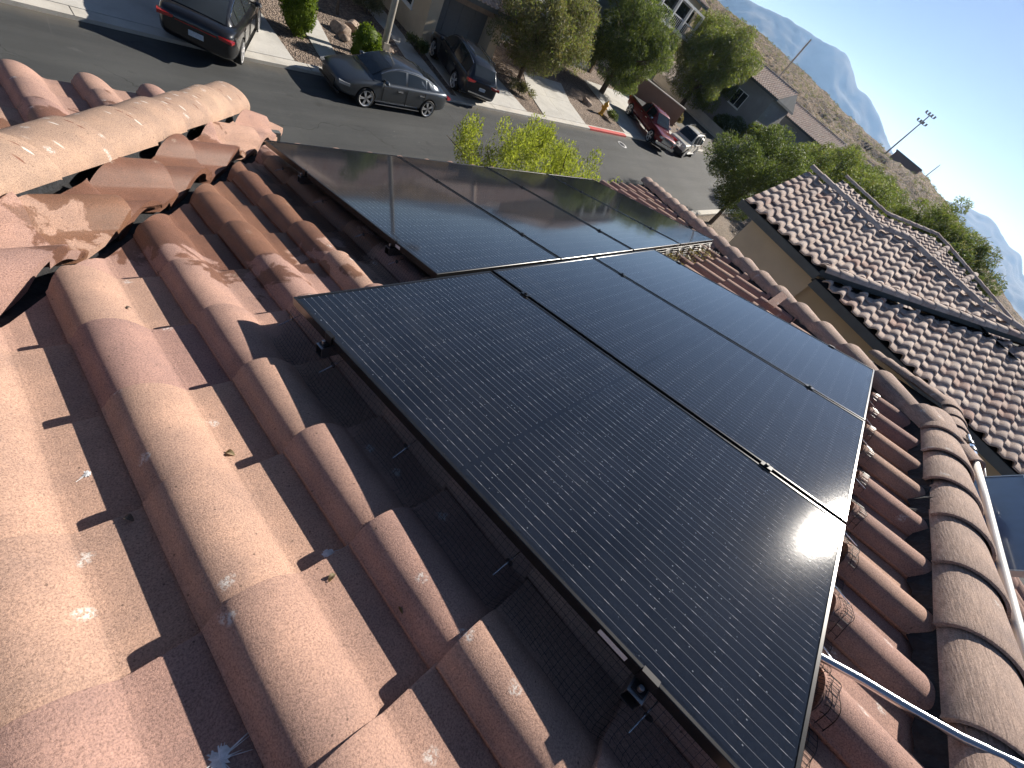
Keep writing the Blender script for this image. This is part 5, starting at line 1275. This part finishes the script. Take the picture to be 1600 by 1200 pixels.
def tree(name, label, loc, h, clumps, n, mat, ln=0.14, wd=0.05, droop=0.0, seed=1, trunk=0.16, lean=(0, 0), stems=1, group='trees and shrubs along the street', extra=None, shell=0.5):
    t = empty(name, loc); tag(t, label, 'tree', group); r = random.Random(seed * 3 + 1)
    tm = MB(); top = min(c[2] for c in clumps) + 0.45 * (max(c[2] for c in clumps) - min(c[2] for c in clumps))
    for s in range(stems):
        a = r.uniform(0, 6.28); o_ = 0.0 if stems == 1 else 0.12
        pts = [(o_ * math.cos(a), o_ * math.sin(a), -0.1)]
        for i in range(1, 5):
            f = i / 4; pts.append((lean[0] * f * f + (0.5 if stems > 1 else 0.1) * math.cos(a) * f * f + r.gauss(0, .05), lean[1] * f * f + (0.5 if stems > 1 else 0.1) * math.sin(a) * f * f + r.gauss(0, .05), top * f))
        tk = trunk / (1.0 if stems == 1 else 1.5)
        tm.tube(pts, [tk * 1.25, tk, tk * .85, tk * .7, tk * .5], 9)
    tm.build('trunk', 'bark', t, True)
    bm_ = MB()
    for c in clumps[::max(1, len(clumps) // 16)]:
        f = r.uniform(0.4, 0.9); b = Vector((lean[0] * f * f, lean[1] * f * f, top * f)); e = Vector(c[:3]); md = b.lerp(e, .5) + Vector((r.gauss(0, .1), r.gauss(0, .1), r.uniform(-.1, .25)))
        bm_.tube([b, md, e, e + (e - md) * 0.35], [trunk * .45, trunk * .28, trunk * .14, trunk * .05], 6)
    o = bm_.build('branches', 'bark', t, True); o['kind'] = 'stuff'
    cr = cloud('crown', mat, t, clumps, n, ln, wd, droop, seed, shell)
    if extra:
        for k, (m2, n2_, l2, w2) in enumerate(extra): cloud('crown', m2, t, clumps, n2_, l2, w2, droop, seed + 50 + k, shell + 0.2)
    return t
def ground_at(x, y, d=0.08): return (x, y, gz(x) + (d if y > KY else -0.05))
# our own front-yard tree, sunlit yellow-green sprays above the panel edge
cl = [(c[0], c[1], c[2], c[3], c[4], c[5] * 1.9) for c in crown_clumps(3.1, 2.6, 0.95, 3.4, 135, 0.25, 21)]
tree('yellow_green_tree', 'bright yellow-green tree just below the far panel row', (8.5, 4.6, gz(8.5) - 0.05), 4.6, cl, 44000, 'lf_bright', 0.08, 0.022, -0.55, 21, 0.11, (0, 0), 3, 'trees in our front yard', None, 0.25)
cl = crown_clumps(3.7, 2.3, 2.0, 3.0, 84, 0.75, 22)
tree('olive_tree', 'wide olive-grey shrub tree with pale dry tips beside the dark suv', ground_at(22.3, 19.0), 5, cl, 36000, 'lf_olive', 0.16, 0.04, 0.0, 22, 0.13, (0.2, 0), 4, extra=[('lf_dry', 5000, 0.2, 0.03), ('lf_green', 9000, 0.15, 0.05)])
cl = crown_clumps(3.9, 2.9, 2.7, 3.7, 85, 0.85, 23)
tree('pine_like_tree', 'dark feathery tree between the driveways, in front of the balcony', ground_at(34.3, 21.0), 6.5, cl, 40000, 'lf_dark', 0.22, 0.04, 0.35, 23, 0.2, (0.6, 0), 1, extra=[('lf_green', 18000, 0.20, 0.04), ('lf_bright', 2200, 0.16, 0.035)])
cl = crown_clumps(5.2, 4.2, 3.9, 5.0, 105, 1.05, 24)
tree('weeping_tree', 'large rounded green tree in front of the grey house', (55.6, 24.2, gz(55) - 0.03), 8.5, cl, 46000, 'lf_green', 0.28, 0.05, 0.5, 24, 0.25, (0, 0), 1, extra=[('lf_olive', 16000, 0.26, 0.05), ('lf_bright', 3500, 0.24, 0.045)])
cl = crown_clumps(3.1, 3.0, 2.3, 3.6, 70, 0.7, 25)
tree('round_tree', 'dark round tree standing by itself where the street bends', (30.6, 6.1, gz(30) - 0.05), 4.8, cl, 34000, 'lf_dark', 0.14, 0.045, 0.0, 25, 0.13, (0, 0), 1, 'trees on our side of the street', extra=[('lf_green', 5000, 0.12, 0.05)])
cl = crown_clumps(2.7, 2.6, 1.9, 2.3, 40, 0.8, 26)
tree('bushy_tree', 'bushy green tree against the grey house wall', (57.0 + 3.0, 14.4, gz(58)), 5, cl, 17000, 'lf_green', 0.24, 0.08, 0.1, 26, 0.15, (0, 0), 2, extra=[('lf_dark', 5000, 0.22, 0.08)])
cl = crown_clumps(1.8, 2.4, 1.2, 1.4, 30, 0.7, 27)
tree('low_shrub_tree', 'low dark shrub beside the retaining wall', (60.2, 19.5, gz(60)), 3, cl, 11000, 'lf_dark', 0.22, 0.08, 0.0, 27, 0.1, (0, 0), 2, extra=[('lf_green', 3000, 0.2, 0.07)])
hz_ = [((48, 5.0), 4.2, 4.2, 3.2, 3.6, 'wide green tree behind the neighbour roof, nearest the street', 'lf_green', 31), ((58, 3.0), 4.0, 4.2, 3.6, 4.0, 'hazy green tree behind the neighbour ridge', 'lf_green', 32), ((70, 6.5), 4.5, 4.6, 3.2, 4.3, 'grey-green tree below the hillside houses', 'lf_dark', 33),
       ((44, 0.5), 3.6, 3.6, 3.0, 4.2, 'tree rising over the ridge in the right background', 'lf_green', 34), ((46, -3.2), 3.4, 3.4, 3.3, 5.2, 'tall hazy tree at far right over the roofs', 'lf_green', 35), ((42, -5.6), 2.8, 2.8, 2.5, 5.0, 'rightmost hazy tree above the neighbour roofs', 'lf_dark', 36), ((85, 3.0), 4, 4.4, 3, 4.4, 'distant tree at the foot of the hill on the right', 'lf_dark', 37), ((60, 8.8), 3.0, 3.0, 2.6, 3.2, 'tree beside the small silver car', 'lf_green', 38)]
for (xy, rx, ry, rz, zc, lb, mt, sd_) in hz_:
    tree('background_tree', lb, (xy[0], xy[1], gz(xy[0])), 6, crown_clumps(rx, ry, rz, zc, 64, 0.85, sd_), 30000, mt, 0.24, 0.055, 0.15, sd_, 0.2, group='background trees on the right', extra=[('lf_olive', 9000, 0.22, 0.05)])
# clipped shrubs
def topiary(label, loc, rx, rz, seed):
    t = empty('clipped_shrub', loc); tag(t, label, 'shrub', 'clipped shrubs by the driveway')
    core = MB(); prof = [(0.001, 0.02)] + [(rx * 0.86 * math.sin(math.pi * i / 10) ** 0.8, rz * (1 - math.cos(math.pi * i / 10)) * .5 * 0.97 + 0.05) for i in range(1, 10)] + [(0.001, rz * 0.98)]
    core.lathe(prof, 18).build('core', 'lf_shrub', t, True)
    MB().tube([(0, 0, -0.1), (0, 0, 0.3)], 0.06, 7).build('stem', 'bark', t, True)
    cl = [(0, 0, rz * .5 + .04, rx * 0.98, rx * 0.98, rz * .5)]; r = random.Random(seed)
    for i in range(60):
        a = r.uniform(0, 6.28); b = r.uniform(-1, 1); s = math.sqrt(1 - b * b) ** 0.8
        cl.append((rx * .88 * s * math.cos(a), rx * .88 * s * math.sin(a), rz * (.5 + b * .46), rx * .22, rx * .22, rx * .26))
    cloud('foliage', 'lf_shrub', t, cl, 9000, 0.075, 0.035, -0.3, seed, 0.7)
topiary('tall egg-shaped clipped shrub beside the black sedan', on_ground(8.55, 17.45, 0.085), 0.62, 2.0, 41)
topiary('shorter rounded clipped shrub beside the lamp post', on_ground(10.65, 16.3, 0.085), 0.55, 1.35, 42)
def smallplant(label, loc, r_, h_, mat, n, seed, ln=0.14, wd=0.03):
    t = empty('yard_plant', loc); tag(t, label, 'plant', 'small yard plants')
    r = random.Random(seed); cl = [(r.gauss(0, r_ * .4), r.gauss(0, r_ * .4), h_ * r.uniform(.35, .7), r_ * .45, r_ * .45, h_ * .35) for _ in range(9)]
    cloud('foliage', mat, t, cl, n, ln, wd, -0.4, seed, 0.2)
    MB().tube([(0, 0, -0.05), (0, 0, h_ * .5)], 0.03, 6).build('stem', 'bark', t, True)
smallplant('grassy plant at the edge of the dark suv driveway', on_ground(14.85, 18.6, .09), 0.5, 0.7, 'lf_dark', 1500, 51)
smallplant('dark shrub under the olive-grey tree', on_ground(20.9, 17.2, .09), 0.7, 0.7, 'lf_olive', 1800, 52)
smallplant('low plant beside the yellow hydrant', on_ground(30.6, 17.0, .09), 0.6, 0.6, 'lf_dark', 1500, 53)
smallplant('pale grey plant beside the rocks at the top edge', on_ground(13.6, 21.4, .09), 0.6, 0.9, 'lf_olive', 1600, 54)
smallplant('flowering shrub along the brown garden wall', on_ground(45.4, 21.5, .09), 0.9, 1.3, 'lf_olive', 2500, 55, 0.18, 0.06)
smallplant('second shrub along the brown garden wall, nearer the street', on_ground(45.9, 19.4, .09), 0.8, 1.1, 'lf_dry', 2200, 56, 0.18, 0.06)
tree('young_tree', 'slim pale-trunked young tree in the gravel yard', on_ground(11.6, 20.3, 0.085), 3.5, crown_clumps(0.9, 0.9, 0.8, 3.6, 14, 0.4, 61), 4000, 'lf_olive', 0.12, 0.04, 0.1, 61, 0.06)
tree('reflected_tree', 'dense green tree by the garage house, mirrored in the far panels', on_ground(13.6, 22.6, 0.085), 6, crown_clumps(1.4, 1.1, 1.9, 4.3, 30, 0.6, 62), 12000, 'lf_dark', 0.14, 0.05, 0.1, 62, 0.12)
# rocks in the yard
def rock(label, x, y, s, seed):
    bm = bmesh.new(); bmesh.ops.create_icosphere(bm, subdivisions=3, radius=1.0); r = random.Random(seed)
    pl = [(Vector((r.gauss(0, 1), r.gauss(0, 1), r.gauss(0, 1))).normalized(), r.uniform(.55, .9)) for _ in range(14)]
    for v in bm.verts:
        for nrm, d in pl:
            k = v.co.dot(nrm)
            if k > d: v.co -= nrm * (k - d)
        v.co = Vector((v.co.x * s * 1.2, v.co.y * s, v.co.z * s * .75))
    me = bpy.data.meshes.new('yard_rock'); bm.to_mesh(me); bm.free(); o = link('yard_rock', me, 'rock'); o.location = on_ground(x, y, 0.085 + s * .3); o.rotation_euler.z = r.uniform(0, 6)
    tag(o, label, 'rock', 'boulders in the gravel yard')
rock('large tan boulder left of the lamp post', 10.95, 18.7, 0.42, 71); rock('pale boulder next to the large tan boulder', 11.75, 19.1, 0.45, 72)
rock('small boulder in front of the tan boulders', 10.75, 18.05, 0.24, 73); rock('boulder by the yellow hydrant', 29.1, 18.3, 0.4, 74); rock('low boulder right of the lamp post', 12.7, 17.9, 0.28, 75)

# ------------------------------------------------------------------ hill, mountains
from mathutils import noise as mnoise
def terrain(name, mat, az0, az1, na, rows, zfun, seed, rough):
    V = []; n = 0
    for i in range(na + 1):
        az = R_(az0 + (az1 - az0) * i / na)
        for j, (dist, frac) in enumerate(rows):
            x, y = CC[0] + dist * math.cos(az), CC[1] + dist * math.sin(az)
            base, crest = zfun(math.degrees(az), dist)
            q = mnoise.fractal(Vector((x * rough[0], y * rough[0], seed)), rough[2], 2.1, 7) * rough[1]
            V.append((x, y, base + (crest - base) * frac + q * math.sin(math.pi * min(1, max(0, frac))) ** 0.5 * 1.0 + (q * 0.35 if frac >= 0.98 else 0)))
    k = len(rows); F = [(i * k + j, (i + 1) * k + j, (i + 1) * k + j + 1, i * k + j + 1) for i in range(na) for j in range(k - 1)]
    me = bpy.data.meshes.new(name); me.from_pydata(V, [], F); me.update()
    return struct(link(name, me, mat, None, 'all'))
def tab(t, x):
    if x <= t[0][0]: return t[0][1]
    for (a, p), (b, q) in zip(t, t[1:]):
        if x <= b: return p + (q - p) * (x - a) / (b - a)
    return t[-1][1]
HS = [(-22, -1.2), (-12, 0.2), (-4, 2.0), (-1, 2.75), (2.2, 3.05), (5.6, 2.75), (10.3, 2.75), (17.3, 3.15), (21.4, 3.15), (27.5, 2.9), (40, 3.0), (60, 3.2), (90, 3.0)]
rowsH = [(125 + 130 * (i / 90), (i / 90) ** 0.9) for i in range(91)] + [(300, 0.96), (420, 0.7), (620, 0.0)]
terrain('hill', 'hill', -22, 80, 620, rowsH, lambda a, d: (-4.4, 1.23 + 255 * math.tan(R_(tab(HS, a)))), 3.1, (0.06, 1.7, 0.62))
MS = [(-60, 1.5), (-30, 2.2), (-14, 2.6), (-10, 2.3), (-8.7, 3.1), (-7.5, 3.0), (-4.7, 3.5), (-2.2, 3.05), (-1, 2.7), (4, 2.4), (8.0, 3.9), (8.6, 4.15), (10.6, 4.65), (11.9, 4.55), (13.5, 5.2), (14.6, 5.65), (17.9, 5.35), (20.7, 5.2), (25.1, 4.3), (27, 3.5), (33, 4.6), (42, 5.4), (55, 4.0), (75, 3.4), (100, 3.0)]
rowsM = [(5000 + 300 * (i / 6), 0.12 * (i / 6)) for i in range(6)] + [(5300 + 800 * (i / 26), 0.12 + 0.88 * (i / 26)) for i in range(27)] + [(6600, 0.9), (7600, 0.4), (8600, 0.0)]
terrain('mountains', 'mtn', -60, 100, 520, rowsM, lambda a, d: (-5.0, 1.2 + 6100 * math.tan(R_(tab(MS, a)))), 8.7, (0.0016, 62, 0.62))
# low scrub over the hill
nS = 9000; r = np.random.RandomState(5); cs = []
for i in range(3200):
    az = R_(r.uniform(-8, 42)); fr_ = r.rand() ** 0.8; d = 128 + 127 * fr_
    x, y = CC[0] + d * math.cos(az), CC[1] + d * math.sin(az); cz_ = 1.23 + 255 * math.tan(R_(tab(HS, math.degrees(az))))
    q = mnoise.fractal(Vector((x * .06, y * .06, 3.1)), .62, 2.1, 7) * 1.7
    f2 = fr_ ** 0.9 ; z = -4.4 + (cz_ + 4.4) * f2 + q * math.sin(math.pi * min(1, f2)) ** .5
    s = r.uniform(.35, .9); cs.append((x, y, z + s * .3, s, s, s * .7))
o = cloud('hill_scrub', 'lf_olive', None, cs, 60000, 0.36, 0.16, 0.0, 9, 0.4)
tag(o, 'sparse grey-green desert scrub dotted over the hillside', 'scrub', kind='stuff')
# long low building on the crest
cb_ = empty('crest_building', (235, 8, 9.0)); tag(cb_, 'long low flat block building on the hill crest by the mast', 'building')
wchild(MB().box(238, 246, 9.0, 20.5, 9.0, 14.3).build('wall', 'st_brown'), cb_); wchild(MB().box(237.5, 246.5, 8.6, 20.9, 14.301, 14.7).build('roof', 'fascia'), cb_)
# ------------------------------------------------------------------ air
hz_m = NT('haze'); pv = hz_m.n('VolumePrincipled', {'Color': (0.30, 0.52, 0.92), 'Absorption Color': (1, 1, 1), 'Density': 0.000085, 'Anisotropy': 0.45})
hz_m.t.links.new(pv.outputs[0], hz_m.out.inputs['Volume'])
hb = MB().box(-1600, 9600, -6100, 9000, -8.0, 720.0).build('haze', hz_m.m); hb['kind'] = 'stuff'; hb['label'] = 'thin blue desert haze over the valley'
